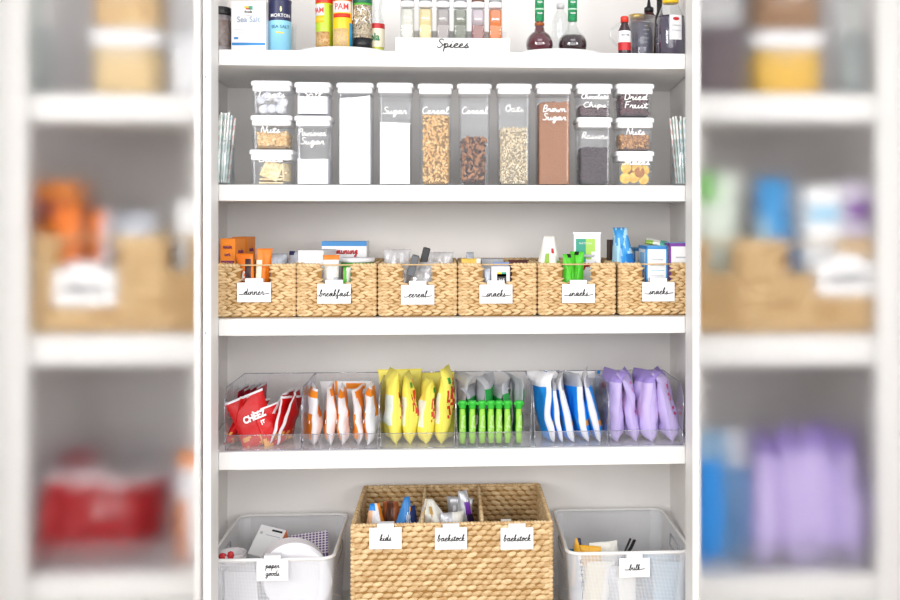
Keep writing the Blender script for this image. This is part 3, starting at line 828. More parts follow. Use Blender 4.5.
nb3 = nbox(634, 646, 248, 2.79, R(2), BLU, 'pale blue carton behind the blue pouch and white carton')
ow = wrapper(656, 240, 2.715, .062, .03, 'loose printed wrapper on the cartons in the last basket', 73, R(-20), [WHF, film('teal', '#5fb6a0'), film('grass', '#9dc45a')], lambda u, v, s: 1 if u > .4 else (2 if u < -.2 and v < .5 else 0), t=.01, base=1.2)
ow.location = (PX(655, 2.715), 2.715, PZ(655, 246, 2.665) + .002); ow.rotation_euler = (R(-62), R(8), R(-15))
# ================================================================ row 2: canisters
YC2 = 2.625
c_tr = canister(250.5, 290.5, 80.5, 115, YC2, 'clear canister of marshmallows lettered Treats, top of the left stack', 'Treats', zbase=Z2 + .092 * 2 + .0002, wy=95.5)
c_n1 = canister(250, 291, 115, 149.5, YC2, 'clear canister of nuts, middle of the left stack', 'Nuts', zbase=Z2 + .092, wy=131)
c_ck = canister(249, 292, 149.5, 184, YC2, 'clear canister of square crackers at the bottom of the left stack', 'Bites', zbase=Z2, wy=160)
c_sa = canister(294, 330, 82, 116, YC2, 'clear canister of white salt on top of the powdered sugar', 'Salt', zbase=Z2 + .183, wy=95.5)
c_ps = canister(294, 330.5, 115.5, 184, YC2, 'clear canister half full, lettered Powdered Sugar', ['Powdered', 'Sugar'], zbase=Z2, wy=134)
c_fl = canister(336, 373, 82.5, 184, YC2, 'tall clear canister full of white flour', 'Flour', wy=112)
c_su = canister(376.5, 413, 82.5, 184, YC2, 'tall clear canister of white sugar, right of the flour', 'Sugar', wy=112)
c_c1 = canister(417.5, 453, 83.5, 184, YC2, 'tall clear canister of pale golden cereal', 'Cereal', wy=112)
c_c2 = canister(457, 492, 83.5, 184.5, YC2, 'tall clear canister of dark brown cereal squares', 'Cereal', wy=112)
c_oa = canister(496.5, 532.5, 83.5, 184.5, YC2, 'tall clear canister of pale oats', 'Oats', wy=110)
c_bs = canister(536, 573, 83.5, 184.5, YC2, 'tall clear canister lettered Brown Sugar', ['Brown', 'Sugar'], wy=110)
c_cc = canister(576.5, 613.5, 83.5, 117, YC2, 'clear canister of chocolate chips on top of the raisins', ['Chocolate', 'Chips'], zbase=Z2 + .180, wy=97.5, ws=.0066)
c_ra = canister(577, 613.5, 117, 185, YC2, 'clear canister of dark raisins under the chocolate chips', 'Raisins', zbase=Z2, wy=137)
c_df = canister(616.5, 655.5, 83.5, 117.5, YC2, 'clear canister lettered Dried Fruit, top of the right stack', ['Dried', 'Fruit'], zbase=Z2 + .091 * 2 + .0002, wy=98)
c_n2 = canister(616.5, 655.5, 117.5, 151, YC2, 'clear canister of mixed nuts, middle of the right stack', 'Nuts', zbase=Z2 + .091, wy=133)
c_le = canister(616.5, 655.5, 151, 185, YC2, 'clear canister of dried lemon slices at the bottom of the right stack', 'Snacks', zbase=Z2, wy=163)
powder(c_sa, 96.5, '#fbfbfd', 'white salt filling the canister above the powdered sugar')
powder(c_ps, 159, '#fbfbfd', 'white powdered sugar in the lower half of its canister')
powder(c_fl, 97, '#fcfcfe', 'white flour filling its tall canister', slope=.008)
powder(c_su, 122.5, '#fbfbfe', 'white sugar two thirds up its tall canister', slope=-.003)
lumps(c_c1, 115.5, [('#d39a55', '#f4cf92'), ('#e2b06c', '#f7d9a4')], 'pale golden cereal pieces in the tall canister', .0115, 760, 'cereal_pieces', 'nut')
lumps(c_c2, 139, [('#85502f', '#bf8556'), ('#935d38', '#cb9263'), ('#4a2a1c', '#6b4030')], 'brown cereal squares in the tall canister', .019, 300, 'cereal_pieces', 'chip', ragged=.012)
lumps(c_oa, 128.5, [('#d9bd92', '#f3e3c4'), ('#ecd9b6', '#faf0da')], 'pale rolled oats in the tall canister', .0085, 1100, 'rolled_oats', 'oat')
powder(c_bs, 103, '#a06a44', 'brown sugar filling its tall canister', slope=0.01, name='brown_sugar', var=.22, bump=1.0)
lumps(c_bs, 103, [('#a06a46', '#c08a62'), ('#8a5636', '#b27b54')], 'clumps of brown sugar against the canister wall', .015, 260, 'sugar_clumps', 'round')
lumps(c_cc, 106.5, [('#49323a', '#6d5056')], 'chocolate chips in the small canister', .007, 420, 'chocolate_chips', 'round')
lumps(c_ra, 149, [('#2a1f26', '#54424a')], 'dark raisins in the canister under the chocolate chips', .0125, 420, 'raisins', 'round', ragged=.008)
lumps(c_df, 92, [('#3b1822', '#6b2c38')], 'dark dried fruit in the top right canister', .013, 300, 'dried_fruit', 'nut')
lumps(c_n1, 132.5, [('#cf9a58', '#f0cc90'), ('#e0b06a', '#f6dcaa')], 'golden nuts in the left stack canister', .016, 220, 'nuts', 'nut')
lumps(c_n2, 135.5, [('#a86f3c', '#dba768'), ('#7b5030', '#b98550')], 'mixed brown nuts in the right stack canister', .013, 300, 'nuts', 'nut')
# marshmallow rolls, crackers, lemon slices: countable
MAR = mat('marshmallow', '#f4f2f3', .8, .03, 50, bump=.2); MARE = mat('marshmallow_end', '#cfd2dc', .8, .05)
t, x, y, a, b, h, z0 = c_tr
mk = [(-.034, -.026, .038, 20), (-.012, -.030, .046, -35), (.016, -.024, .044, 50), (.032, -.028, .032, -60), (-.024, -.030, .0135, 60), (0, -.032, .0135, 15), (.026, -.030, .0135, -30), (-.02, .012, .02, 80), (.02, .012, .02, -70)]
for k, (dx, dy, dz, an) in enumerate(mk):
    g = G(); g.lathe([(.0085, -.011), (.0115, -.009), (.0115, .009), (.0085, .011)], 18, None, lambda i: 1 if i in (0, 2) else 0)
    o = g.build('marshmallow', [MAR, MARE], None, (x + dx * .84, y + dy, z0 + .0015 + dz), (R(90 - abs(an) * .4), R(an), R(an * .5)))
    tag(o, 'white marshmallow in the Treats canister, ' + ('upper left', 'upper left of middle', 'upper right of middle', 'far upper right', 'lower left', 'lower middle', 'lower right', 'back left', 'back right')[k], 'marshmallow', 'marshmallows in the Treats canister')
CRK = mat('cracker', '#e9c98c', .8, .12, 90, bump=.5, bscale=200, c2='#f6e6bd'); CRKE = mat('cracker_edge', '#c98f45', .8, .1)
t, x, y, a, b, h, z0 = c_ck
for k, (dx, dy, dz, rx, ry, rz, lb) in enumerate(((.0, -.036, .039, 78, 22, 4, 'square cracker standing against the front of the left bottom canister'),
        (-.004, -.012, .008, 4, 0, 6, 'x'), (.003, -.010, .0135, -3, 1, -8, 'x'), (-.005, -.006, .019, 5, -2, 12, 'x'), (.004, -.004, .0245, 0, 3, -4, 'x'),
        (.006, 0.002, .031, 3, -6, 3, 'x'), (-.003, 0.004, .037, 4, 4, 10, 'x'), (.002, .006, .043, -3, 2, -6, 'x'), (.035, -.01, .034, 86, 0, 74, 'square cracker on edge at the right of the bottom left canister'))):
    g = G(); s = .048 if k in (0, 8) else .062
    g.box((0, 0, 0), (s, s, .0042), bev=.0012)
    for i in range(3):
        for j in range(3): g.lathe([(.0014, .0021), (.0010, .0024)], 8, Matrix.Translation(((i - 1) * s * .27, (j - 1) * s * .27, 0)), 1)
    o = g.build('cracker', [CRK, CRKE], None, (x + dx, y + dy, z0 + dz), (R(rx), R(ry), R(rz)))
    tag(o, lb if lb != 'x' else 'square cracker lying flat in the bottom left canister, %s from the bottom' % ('', 'first', 'second', 'third', 'fourth', 'fifth', 'sixth', 'seventh', '')[k], 'cracker', 'crackers in the left stack')
LEM = mat('dried_lemon', '#f0b62c', .55, .1, 60, bump=.3, c2='#f9d564'); LEMR = mat('lemon_rind', '#c9851c', .6, .1); LEMD = mat('candied_orange', '#a9651e', .6, .2, 60)
t, x, y, a, b, h, z0 = c_le
for k, (dx, dz, ry, m2) in enumerate(((-.024, .046, 10, 0), (.006, .048, -8, 0), (.028, .040, 20, 0), (-.026, .018, -12, 0), (-.002, .020, 14, 0), (.026, .016, 0, 0), (.014, .034, 30, 1), (-.012, .034, -30, 1))):
    g = G(); rr_ = .0145
    g.lathe([(rr_ * .86, -.0018), (rr_, -.0012), (rr_, .0012), (rr_ * .86, .0018)], 22, None, lambda i: 1 if i == 1 else 0)
    for q in range(8): g.tube([(0.002 * cos(q * pi / 4), .002 * sin(q * pi / 4), -.002), (rr_ * .8 * cos(q * pi / 4), rr_ * .8 * sin(q * pi / 4), -.002)], .0004, 4, 1); 
    o = g.build('lemon_slice', [LEMD if m2 else LEM, LEMR], None, (x + dx, y - .036 + .007 * (k % 3) + (.008 if m2 else 0), z0 + .002 + dz), (R(-84), R(ry), R(ry * .6)))
    tag(o, 'candied brown slice among the lemon slices, %s one' % ('right' if k == 6 else 'left') if m2 else 'dried yellow lemon slice in the bottom right canister, %s' % ('upper left', 'upper middle', 'upper right', 'lower left', 'lower middle', 'lower right')[k], 'lemon slice', 'dried slices in the right stack')
# straws in glass jars
STR = [('pale_blue_straw', '#cfe6ea'), ('pink_straw', '#f0cfcc'), ('mint_straw', '#d3ebe0'), ('white_straw', '#eef3f0')]
def straw_mat(nm, c):
    if nm in MATS: return MATS[nm]
    m = mat(nm, c, .6, .03); nt = m.node_tree; N = nt.nodes; L = nt.links; b = N['Principled BSDF']
    tc = N.new('ShaderNodeTexCoord'); w = N.new('ShaderNodeTexWave'); w.bands_direction = 'DIAGONAL'; w.inputs['Scale'].default_value = 24
    L.new(tc.outputs['Object'], w.inputs[0]); r = N.new('ShaderNodeMath'); r.operation = 'GREATER_THAN'; r.inputs[1].default_value = .55; L.new(w.outputs['Fac'], r.inputs[0])
    mx = N.new('ShaderNodeMix'); mx.data_type = 'RGBA'; mx.inputs[6].default_value = (.9, .93, .92, 1); mx.inputs[7].default_value = lin(c); L.new(r.outputs[0], mx.inputs[0]); L.new(mx.outputs[2], b.inputs['Base Color'])
    return m
def straws(px, ptop, lab, sgn, seed):
    Y = 2.70; x = PX(px, Y); rr = random.Random(seed)
    j = thing('straw_jar', lab, 'jar', (x, Y, Z2))
    hj = PZ(px, 140, Y) - Z2
    G().lathe([(.030, 0), (.033, .004), (.033, hj * .8), (.028, hj * .9), (.028, hj), (.026, hj), (.026, hj * .9), (.031, hj * .78), (.031, .006), (.002, .005)], 30, cap=True).build('glass', GLASS, j)
    g = G(); g.tube([(.0335 * cos(q * pi / 12), .0335 * sin(q * pi / 12), hj * .82) for q in range(24)], .0012, 5, closed=True); g.build('rim', GLASS, j)
    L0 = PZ(px, ptop, Y) - Z2
    for k in range(12):
        a = k * 2.399; r = .019 * sqrt((k + .5) / 12)
        bx, by = r * cos(a), r * sin(a); top = .035 * r / .019
        p0 = Vector((bx, by, .008)); p1 = Vector((top * cos(a) * .75 + sgn * .012, top * sin(a) * .6, L0 + rr.uniform(-.012, .006)))
        d = (p1 - p0)
        nm, c = STR[(k * 3 + seed) % 4]
        g = G(); L = d.length
        g.lathe([(.0031, 0), (.0031, L)], 10, None, 0, cap=False); g.lathe([(.0026, L), (.0026, 0)], 10, None, 0, cap=False)
        o = g.build('paper_straw', straw_mat(nm, c), None, (x + p0.x, Y + p0.y, Z2 + p0.z)); o.rotation_euler = d.to_track_quat('Z', 'Y').to_euler()
        tag(o, '%s striped paper straw in the jar beside the %s stile' % (nm.split('_')[0] if nm[:4] != 'pale' else 'pale blue', 'left' if sgn > 0 else 'right'), 'straw', 'paper straws in the %s jar' % ('left' if sgn > 0 else 'right'))
    return j
straws(222, 114, 'glass jar of striped straws beside the left stile', 1, 1)
straws(683, 118, 'glass jar of striped straws beside the right stile', -1, 2)

# ================================================================ row 1: top shelf
def cyl_item(name, lab, cat, px, Y, prof, mats, mi=0, group=None, seg=36, **k):
    t = thing(name, lab, cat, (PX(px, Y), Y, k.get('z', ZT)), group=group)
    G().lathe(prof, seg, None, mi).build('body', mats, t)
    return t
def zat(py, Y, px=451): return PZ(px, py, Y) - ZT
# seasoning jar
Y = 2.70; t = cyl_item('seasoning_jar', 'grey seasoning jar with black lid at the far left of the top shelf', 'jar', 220, Y, [(.028, 0), (.03, .004), (.03, zat(19, Y))], mat('pepper_grey', '#8d8688', .4, .25, 160))
G().lathe([(.031, zat(18.5, Y)), (.0315, zat(17, Y)), (.0315, zat(12, Y)), (.029, zat(10.8, Y))], 32).build('lid', BLK, t)
g = G(); g.lathe([(.0303, zat(50, Y)), (.0303, zat(24, Y))], 32, cap=False); g.build('label_band', mat('jar_label', '#a49a98', .5, .3, 60, c2='#6f5a52'), t)
# sea salt box
Y = 2.66
t, w, d, h = carton('sea_salt_box', 'white sea salt box with a blue foot on the top shelf', 'box', 231.5, 266.5, .8, Y, .045, ZT, [mat('salt_box_card', '#ecebeb', .5), BLU, YELP, REDP, TEAL, GREY], R(-3),
    [(.02, .98, .155, .205, 1), (.38, .5, .86, .90, 2), (.42, .56, .835, .862, 3), (.5, .62, .83, .90, 4), (.1, .9, .45, .455, 5), (.08, .2, .27, .31, 1), (.2, .8, .40, .405, 5)])
printed('foods', .009, INK, t, Matrix.Translation((0, -d / 2 - .0008, h * .79)), .0002)
printed('Sea Salt', .021, mat('pale_blue_ink', '#8fa3bd', .6), t, Matrix.Translation((0, -d / 2 - .0008, h * .64)), .0002, sx=.95)
printed('COARSE', .006, GREY, t, Matrix.Translation((0, -d / 2 - .0008, h * .72)))
# salt can
Y = 2.70; r0 = .0298
t = cyl_item('salt_canister', 'round navy and light blue sea salt can beside the salt box', 'can', 280, Y, [(r0, 0), (r0, zat(24, Y)), (r0 + .0002, zat(23.5, Y)), (r0 + .0002, zat(6, Y)), (r0 + .001, zat(5, Y)), (r0 + .001, zat(3.2, Y)), (r0 - .002, zat(3.2, Y))], [mat('light_blue_can', '#8ccbe9', .35, .06, 20), NAVY], lambda i: 0 if i < 1 else 1)
printed('MORTON', .0125, CARD, t, Matrix.Translation((0, 0, zat(19.5, Y))) @ Matrix.Rotation(R(12), 4, 'Z'), .0001, cyl=r0 + .0004)
printed('SEA SALT', .012, mat('teal_ink', '#28586a', .5), t, Matrix.Translation((0, 0, zat(30.5, Y))) @ Matrix.Rotation(R(12), 4, 'Z'), 0, cyl=r0)
g = G()
for i in range(8): 
    a = R(-8 + i * 5); g.box((0, -(r0 + .0006), zat(36, Y) - i * .0002), (r0 * R(5.4), .0006, .0035), Matrix.Rotation(a, 4, 'Z'))
g.build('yellow_stripe', YELP, t)
g = G(); g.ell((0, 0, 0), (.004, .0005, .008)); g.build('emblem', mat('pale_yellow_print', '#f1e6a8', .5), t, (r0 * sin(R(12)), -r0 * cos(R(12)), zat(13, Y)))
# clear cup behind
Y = 2.84
t = thing('clear_cup', 'clear plastic cup standing behind the salt can', 'cup', (PX(288, Y), Y, ZT))
G().lathe([(.021, 0), (.024, zat(27, Y)), (.0228, zat(27, Y)), (.020, .002)], 28).build('body', GLASS, t)
# white turntables
for (x0, x1, lb) in ((296, 396, 'under the spray cans'), (508, 606, 'under the red syrup bottles')):
    xc = PX((x0 + x1) / 2, 2.77); r = .138
    t = thing('turntable', 'white round turntable ' + lb, 'turntable', (xc, 2.765, ZT), group='white turntables')
    G().lathe([(.06, 0), (.06, .004)], 40).build('foot', LIDW, t)
    G().lathe([(r - .004, .004), (r, .006), (r, .0155), (r - .002, .0155), (r - .003, .008), (.002, .008)], 72).build('tray', WHITE, t)
ZTT = ZT + .0082
def spray(px, Y, r, topband, mats, lab, seed, pic):
    t = thing('spray_can', lab, 'spray can', (PX(px, Y), Y, ZTT), group='cooking sprays')
    zz = lambda py: PZ(px, py, Y) - ZTT
    G().lathe([(r - .002, 0), (r, .003), (r, zz(topband)), (r - .003, zz(topband) + .006)], 40, None, 0).build('body', mats[0], t)
    G().lathe([(r + .0004, zz(topband)), (r + .0006, zz(topband) + .002), (r + .0004, zz(topband) + .036), (r - .006, zz(topband) + .042)], 40).build('cap', mats[1], t)
    def patch(a0, a1, y0, y1, m, nm='printed_panel', extra=.0003):
        g = G(); n = 10; vs = []; fs = []
        for i in range(n + 1):
            a = R(a0 + (a1 - a0) * i / n)
            for yy in (y0, y1):
                for e in (0, extra): vs.append(((r + e) * sin(a), -(r + e) * cos(a), zz(yy)))
        for i in range(n):
            q = i * 4; fs += [(q + 1, q + 5, q + 7, q + 3), (q, q + 2, q + 6, q + 4), (q, q + 4, q + 5, q + 1), (q + 2, q + 3, q + 7, q + 6)]
        g.add(vs, fs, 0, None, True); return g.build(nm, m, t)
    return t, zz, patch
OLI = mat('olive_can', '#b6cf35', .35, .06, 20); REDC = mat('red_cap', '#d8331f', .35); YELC = mat('yellow_can', '#f6c41c', .35, .05); GRC = mat('dark_green_cap', '#11634a', .35); BRC = mat('herb_picture', '#4d4038', .5, .3, 300, c2='#d8c7a8')
FOOD = mat('food_picture', '#e5c590', .5, .2, 200, c2='#b07b3c')
Y = 2.72
t, zz, patch = spray(324.5, Y, .0235, 4.5, (OLI, REDC), 'olive green cooking spray can with a red cap', 1, 0)
patch(-85, 5, 5.5, 17, CARD); patch(-80, 3, 17.5, 24, YELP, extra=.0004); patch(-70, 40, 33, 50, FOOD); patch(40, 75, 6, 50, mat('olive_stripe', '#98b526', .35))
printed('PAM', .0215, REDC, t, Matrix.Translation((0, 0, zz(12))) @ Matrix.Rotation(R(-38), 4, 'Z'), .0001, cyl=.0240, sx=.85)
t, zz, patch = spray(342.5, 2.70, .0255, 2.2, (YELC, REDC), 'yellow butter cooking spray can with a red cap', 2, 0)
patch(-62, 62, 2.6, 14, CARD); patch(-60, 60, 15, 19, REDC); patch(50, 88, 24, 50, mat('sky_blue_print', '#3aa5dc', .4)); patch(-60, 40, 30, 50, mat('popcorn_picture', '#f1d77a', .5, .2, 200, c2='#c9a28c'))
printed('PAM', .024, REDC, t, Matrix.Translation((0, 0, zz(8.6))), .0002, cyl=.026, sx=.85)
t, zz, patch = spray(362.5, 2.715, .0258, 4.5, (BRC, GRC), 'dark can with a green cap and a herb picture', 3, 0)
patch(-89, 89, 4.5, 6.5, GRNP); patch(-89, 89, 39, 50, BLK); patch(-80, 80, 31, 37, mat('cream_label', '#d9cbb0', .5, .2, 200, c2='#8b7c6a'))
g = G(); rr = random.Random(5)
for k in range(16):
    a = R(rr.uniform(-60, 60)); z = zz(rr.uniform(9, 24)); q = Matrix.Rotation(a, 4, 'Z') @ Matrix.Translation((0, -.0259, z)) @ Matrix.Rotation(rr.uniform(-1.2, 1.2), 4, 'Y')
    g.box((0, 0, 0), (.0022, .0006, .014), q)
g.build('leaf_print', CARD, t)
# oil bottle
Y = 2.74; t = thing('oil_bottle', 'clear oil bottle with a red and cream label, right of the spray cans', 'bottle', (PX(377, Y), Y, ZTT))
zz = lambda py: PZ(377, py, Y) - ZTT
G().lathe([(.018, 0), (.0205, .003), (.0205, zz(27)), (.019, zz(22)), (.013, zz(14)), (.0125, zz(8)), (.017, zz(3)), (.017, zz(-6)), (.01, zz(-12))], 32).build('glass', GLASS, t)
G().lathe([(.018, .002), (.0192, .004), (.0192, zz(30)), (.001, zz(30))], 28).build('oil', mat('yellow_oil', '#dfe24a', .2), t)
G().lathe([(.0208, zz(48)), (.0208, zz(29.5))], 32, cap=False).build('label_band', mat('cream_paper', '#eee6cc', .5), t)
G().lathe([(.0210, zz(29.5)), (.0210, zz(24.5))], 32, cap=False).build('red_band', REDP, t)
printed('ola', .028, mat('green_ink', '#1d7a4a', .5), t, Matrix.Translation((0, 0, zz(38.5))) @ Matrix.Rotation(R(-14), 4, 'Z'), .0008, cyl=.0212, sx=.8)
# blue can half hidden behind the yellow one
Y = 2.79; cyl_item('blue_bottle', 'blue bottle with a red collar hidden behind the yellow spray can', 'bottle', 350, Y, [(.016, 0), (.018, .004), (.018, PZ(0, 26, Y) - ZTT), (.012, PZ(0, 22, Y) - ZTT)], [mat('sky_blue_print', '#3aa5dc'), REDP], lambda i: 0 if i < 2 else 1, z=ZTT)
# spice rack
Y = 2.62; x0, x1 = PX(395.5, Y), PX(510, Y); hz = PZ(451, 37.8, Y) - ZT
t = thing('spice_rack', 'white stepped spice rack lettered Spices in the middle of the top shelf', 'rack', ((x0 + x1) / 2, Y, ZT)); wd = x1 - x0
G().box((0, .004, hz / 2), (wd, .008, hz), bev=.001).build('front_panel', WHITE, t)
G().box((0, .035, hz * .5), (wd - .006, .052, .006)).build('step', WHITE, t)
hz2 = PZ(451, 31.5, 2.69) - ZT
g = G(); g.box((0, .068, hz2 / 2), (wd - .01, .006, hz2)); g.build('back_panel', WHITE, t)
for s in (-1, 1): G().box((s * (wd / 2 - .003), .036, hz * .42), (.005, .056, hz * .84)).build('side_panel', WHITE, t)
script('Spices', .0115, INK, t, Matrix.Translation((.0, -.0012, hz * .48)), .0014, width=.085)
spz = ZT + hz * .5 + .0034
scol = [('#dcd8cc', 'pale cream'), ('#e8cf98', 'yellow'), ('#a79c9a', 'grey speckled'), ('#8b8d7c', 'dried green'), ('#b78b86', 'pinkish'), ('#e07a35', 'orange')]
for k, (px, (c, nm)) in enumerate(zip((407.5, 425.5, 443, 460.3, 478, 495.3), scol)):
    Y = 2.652; zz = lambda py: PZ(451, py, Y) - spz
    t = thing('spice_jar', 'square glass spice jar with a white lid and %s spice' % nm, 'jar', (PX(px, Y), Y, spz), group='spice jars on the rack')
    r = .0188
    G().lathe([(r - .002, 0), (r, .003), (r, zz(10)), (r - .003, zz(8))], 28, None, 0, sq=7, cap=True).build('glass', GLASS, t)
    lv = zz(10.5) if k in (0, 1, 2, 5) else (zz(11) if k == 3 else zz(26))
    g = G(); g.lathe([(r - .004, .002), (r - .0025, .004), (r - .0025, lv), (.001, lv)], 24, None, 0, sq=7)
    if k in (3,):
        rr = random.Random(8)
        for q in range(40): g.tube([(rr.uniform(-.012, .012), -.0163, rr.uniform(.01, zz(20))), (rr.uniform(-.012, .012), -.0166, rr.uniform(.02, zz(12)))], .0008, 4, 0)
    g.build('spice', mat('spice_' + nm.replace(' ', '_'), c, .8, .15, 200, bump=.6, bscale=500, c2=('#96594f' if k == 4 else None), island=.4 if k == 3 else 0), t)
    if k == 4:
        G().lathe([(r - .0025, zz(25.8)), (r - .0025, zz(10.5)), (.001, zz(10.5))], 24, None, 0, sq=7).build('spice', mat('pale_flakes', '#b9a9b0', .8, .2, 200), t)
    G().lathe([(r - .001, zz(8.2)), (r + .0004, zz(7.6)), (r + .0004, zz(3)), (r - .002, zz(2.4))], 28).build('lid', LIDW, t)
    G().lathe([(r - .003, zz(2.4)), (r - .003, zz(1.6)), (r - .001, zz(1.4)), (r - .003, zz(-2))], 28).build('lid_ring', mat('grey_lid_ring', '#9fa0a4', .3) if k != 4 else mat('brown_lid_ring', '#7b5a50', .4), t)
    script(('ni', 'nun', 'in', 'in', 'nin', 'pwu')[k], .0042, CHALK, t, Matrix.Translation((0, -r - .0006, zz(20))), .0009, width=.02)
# syrup bottles
SYR = mat('dark_red_syrup', '#5c0f24', .12, .1, 10, coat=.6); SYRD = mat('black_red_syrup', '#2c0712', .12, .1, 10, coat=.6)
GLB = mat('green_foil_label', '#1c8a55', .35, .15, 60, c2='#3fae74')
for k, (px, lv, lb) in enumerate(((539.5, 18, 'round bodied bottle full of red syrup with a green neck label'), (572.5, 36.5, 'round bodied bottle half full of dark syrup with a green neck label'))):
    Y = 2.75; zz = lambda py: PZ(px, py, Y) - ZTT
    t = thing('syrup_bottle', lb, 'bottle', (PX(px, Y), Y, ZTT), group='green necked syrup bottles')
    rb = .0385 if k == 0 else .0405
    zc_ = .038
    prof = [(rb * .5, 0)] + [(sqrt(max(rb * rb - (q - zc_) ** 2, 0)), q) for q in (.004, .009, .016, .025, .034, .044, .053, .061, .068, .073)] + [(.0125, zz(25.5)), (.0115, zz(22)), (.0108, zz(-10)), (.0108, zz(-25))]
    G().lathe(prof, 40).build('glass', GLASS, t)
    li = [(r - .0016, z + .0005) for r, z in prof if z < zz(lv)]
    rl = li[-1][0] if k == 0 else sqrt(rb * rb - (zz(lv) - zc_) ** 2) - .0016
    G().lathe(li + [(rl, zz(lv)), (.001, zz(lv))], 36).build('syrup', SYR if k == 0 else SYRD, t)
    G().lathe([(.0128, zz(21.5)), (.0128, zz(-12)), (.0115, zz(-13))], 28).build('neck_label', GLB, t)
    G().lathe([(.0136, zz(10.5)), (.0136, zz(9))], 28).build('label_stripe', mat('pale_green_stripe', '#bfe0c8', .5), t)
    if k == 0: G().lathe([(.0135, zz(26)), (.0135, zz(23))], 28).build('collar', mat('amber_collar', '#a2561f', .3), t)
    for q, yy in enumerate((3, 14)):
        script('nuin', .0035, CARD, t, Matrix.Translation((0, -.0134, zz(yy))), .0006, width=.014)
# clear bottle behind
Y = 2.835; t = thing('clear_bottle', 'clear glass bottle with a white cap behind the syrup bottles', 'bottle', (PX(560.5, Y), Y, ZTT)); zz = lambda py: PZ(560, py, Y) - ZTT
G().lathe([(.022, 0), (.025, .004), (.025, zz(22)), (.020, zz(16)), (.010, zz(10)), (.010, zz(8))], 28).build('glass', GLASS, t)
G().lathe([(.0115, zz(8.5)), (.0115, zz(4)), (.010, zz(3.5))], 20).build('cap', LIDW, t)
# right group
Y = 2.70; t = thing('sauce_bottle', 'small sauce bottle with a red cap and red and white label', 'bottle', (PX(624.5, Y), Y, ZT)); zz = lambda py: PZ(624, py, Y) - ZT
G().lathe([(.0155, 0), (.017, .003), (.017, zz(31)), (.009, zz(24)), (.009, zz(22))], 28).build('body', mat('dark_sauce', '#3d2c33', .2), t)
G().lathe([(.0108, zz(22.5)), (.0108, zz(17.5)), (.009, zz(16.5))], 24).build('cap', REDC, t)
G().lathe([(.0173, zz(43)), (.0173, zz(31.5))], 28, cap=False).build('label_band', CARD, t)
G().lathe([(.0175, zz(51)), (.0175, zz(43))], 28, cap=False).build('red_band', REDP, t)
printed('ROYAL', .0085, NAVY, t, Matrix.Translation((0, 0, zz(36))), 0, cyl=.0174, sx=.8)
Y = 2.755; t = thing('measuring_jug', 'clear measuring jug of dark liquid with a loop handle', 'jug', (PX(641.5, Y), Y, ZT)); zz = lambda py: PZ(641, py, Y) - ZT
G().lathe([(.031, 0), (.033, .004), (.039, zz(17)), (.0375, zz(17)), (.0315, .006), (.002, .006)], 36).build('glass', GLASS, t)
G().lathe([(.0295, .0065), (.0355, zz(24)), (.001, zz(24))], 30).build('liquid', mat('plum_grey_liquid', '#6d6678', .25, .1, 20), t)
g = G()
g.tube([(-.037, 0, zz(24)), (-.062, 0, zz(24)), (-.085, 0, zz(30)), (-.088, 0, zz(38)), (-.07, 0, zz(45)), (-.034, 0, zz(48))], .0035, 8); g.build('handle', GLASS, t)
g = G()
for q in range(6): g.box((0, -.0358, zz(24 + q * 4)), (.010 if q % 2 else .016, .0005, .001), Matrix.Rotation(R(8), 4, 'Z') @ Matrix.Translation((.002, 0.0006 * q, 0)))
g.build('scale_marks', CARD, t)
Y = 2.84; t = thing('gold_lid_jar', 'small jar with a gold lid behind the measuring jug', 'jar', (PX(637, Y), Y, ZT)); zz = lambda py: PZ(637, py, Y) - ZT
G().lathe([(.022, 0), (.024, .004), (.024, zz(20))], 28).build('body', mat('amber_jam', '#6a2b20', .3), t)
G().lathe([(.0245, zz(20)), (.0245, zz(15.5)), (.023, zz(15))], 28).build('lid', mat('gold_lid', '#c9a64b', .3, metal=.7), t)
Y = 2.835; t = thing('nozzle_bottle', 'dark brown bottle with a pointed black nozzle behind the jug', 'bottle', (PX(652.5, Y), Y, ZT)); zz = lambda py: PZ(645, py, Y) - ZT
t.location.x = PX(653, Y) - .012
G().lathe([(.0195, 0), (.0215, .004), (.0215, zz(21)), (.019, zz(16)), (.0125, zz(13)), (.012, zz(11))], 28).build('body', mat('brown_bottle', '#3a1a14', .15), t)
G().lathe([(.0135, zz(12.5)), (.0135, zz(8)), (.006, zz(6.5)), (.0025, zz(-2)), (.001, zz(-3))], 24).build('nozzle', BLK, t)
Y = 2.70; px = 670.5; t = thing('honey_bottle', 'large bottle with a yellow cap and white label beside the right stile', 'bottle', (PX(px, Y), Y, ZT)); zz = lambda py: PZ(px, py, Y) - ZT
pr = [(.036, 0), (.039, .005), (.040, zz(30)), (.0385, zz(20)), (.028, zz(10)), (.020, zz(4)), (.0195, zz(2))]
G().lathe(pr, 40).build('plastic', GLASS, t)
G().lathe([(r - .0018, z + .001) for r, z in pr[:3]] + [(.0368, zz(17)), (.001, zz(17))], 36).build('syrup', mat('dark_plum_syrup', '#493e52', .15, .08, 20), t)
G().lathe([(.0215, zz(3.5)), (.022, zz(2)), (.022, zz(-5)), (.019, zz(-6))], 32).build('cap', mat('yellow_cap', '#f0c51d', .35), t)
g = G(); n = 8; vs = []; fs = []
for i in range(n + 1):
    a = R(-16 + 50 * i / n); vs += [(.0409 * sin(a), -.0409 * cos(a), zz(42)), (.0409 * sin(a), -.0409 * cos(a), zz(17.5)), (.0402 * sin(a), -.0402 * cos(a), zz(42)), (.0402 * sin(a), -.0402 * cos(a), zz(17.5))]
for i in range(n): q = i * 4; fs += [(q, q + 4, q + 5, q + 1), (q + 2, q + 3, q + 7, q + 6)]
g.add(vs, fs, 0, None, True); g.build('label_panel', CARD, t)
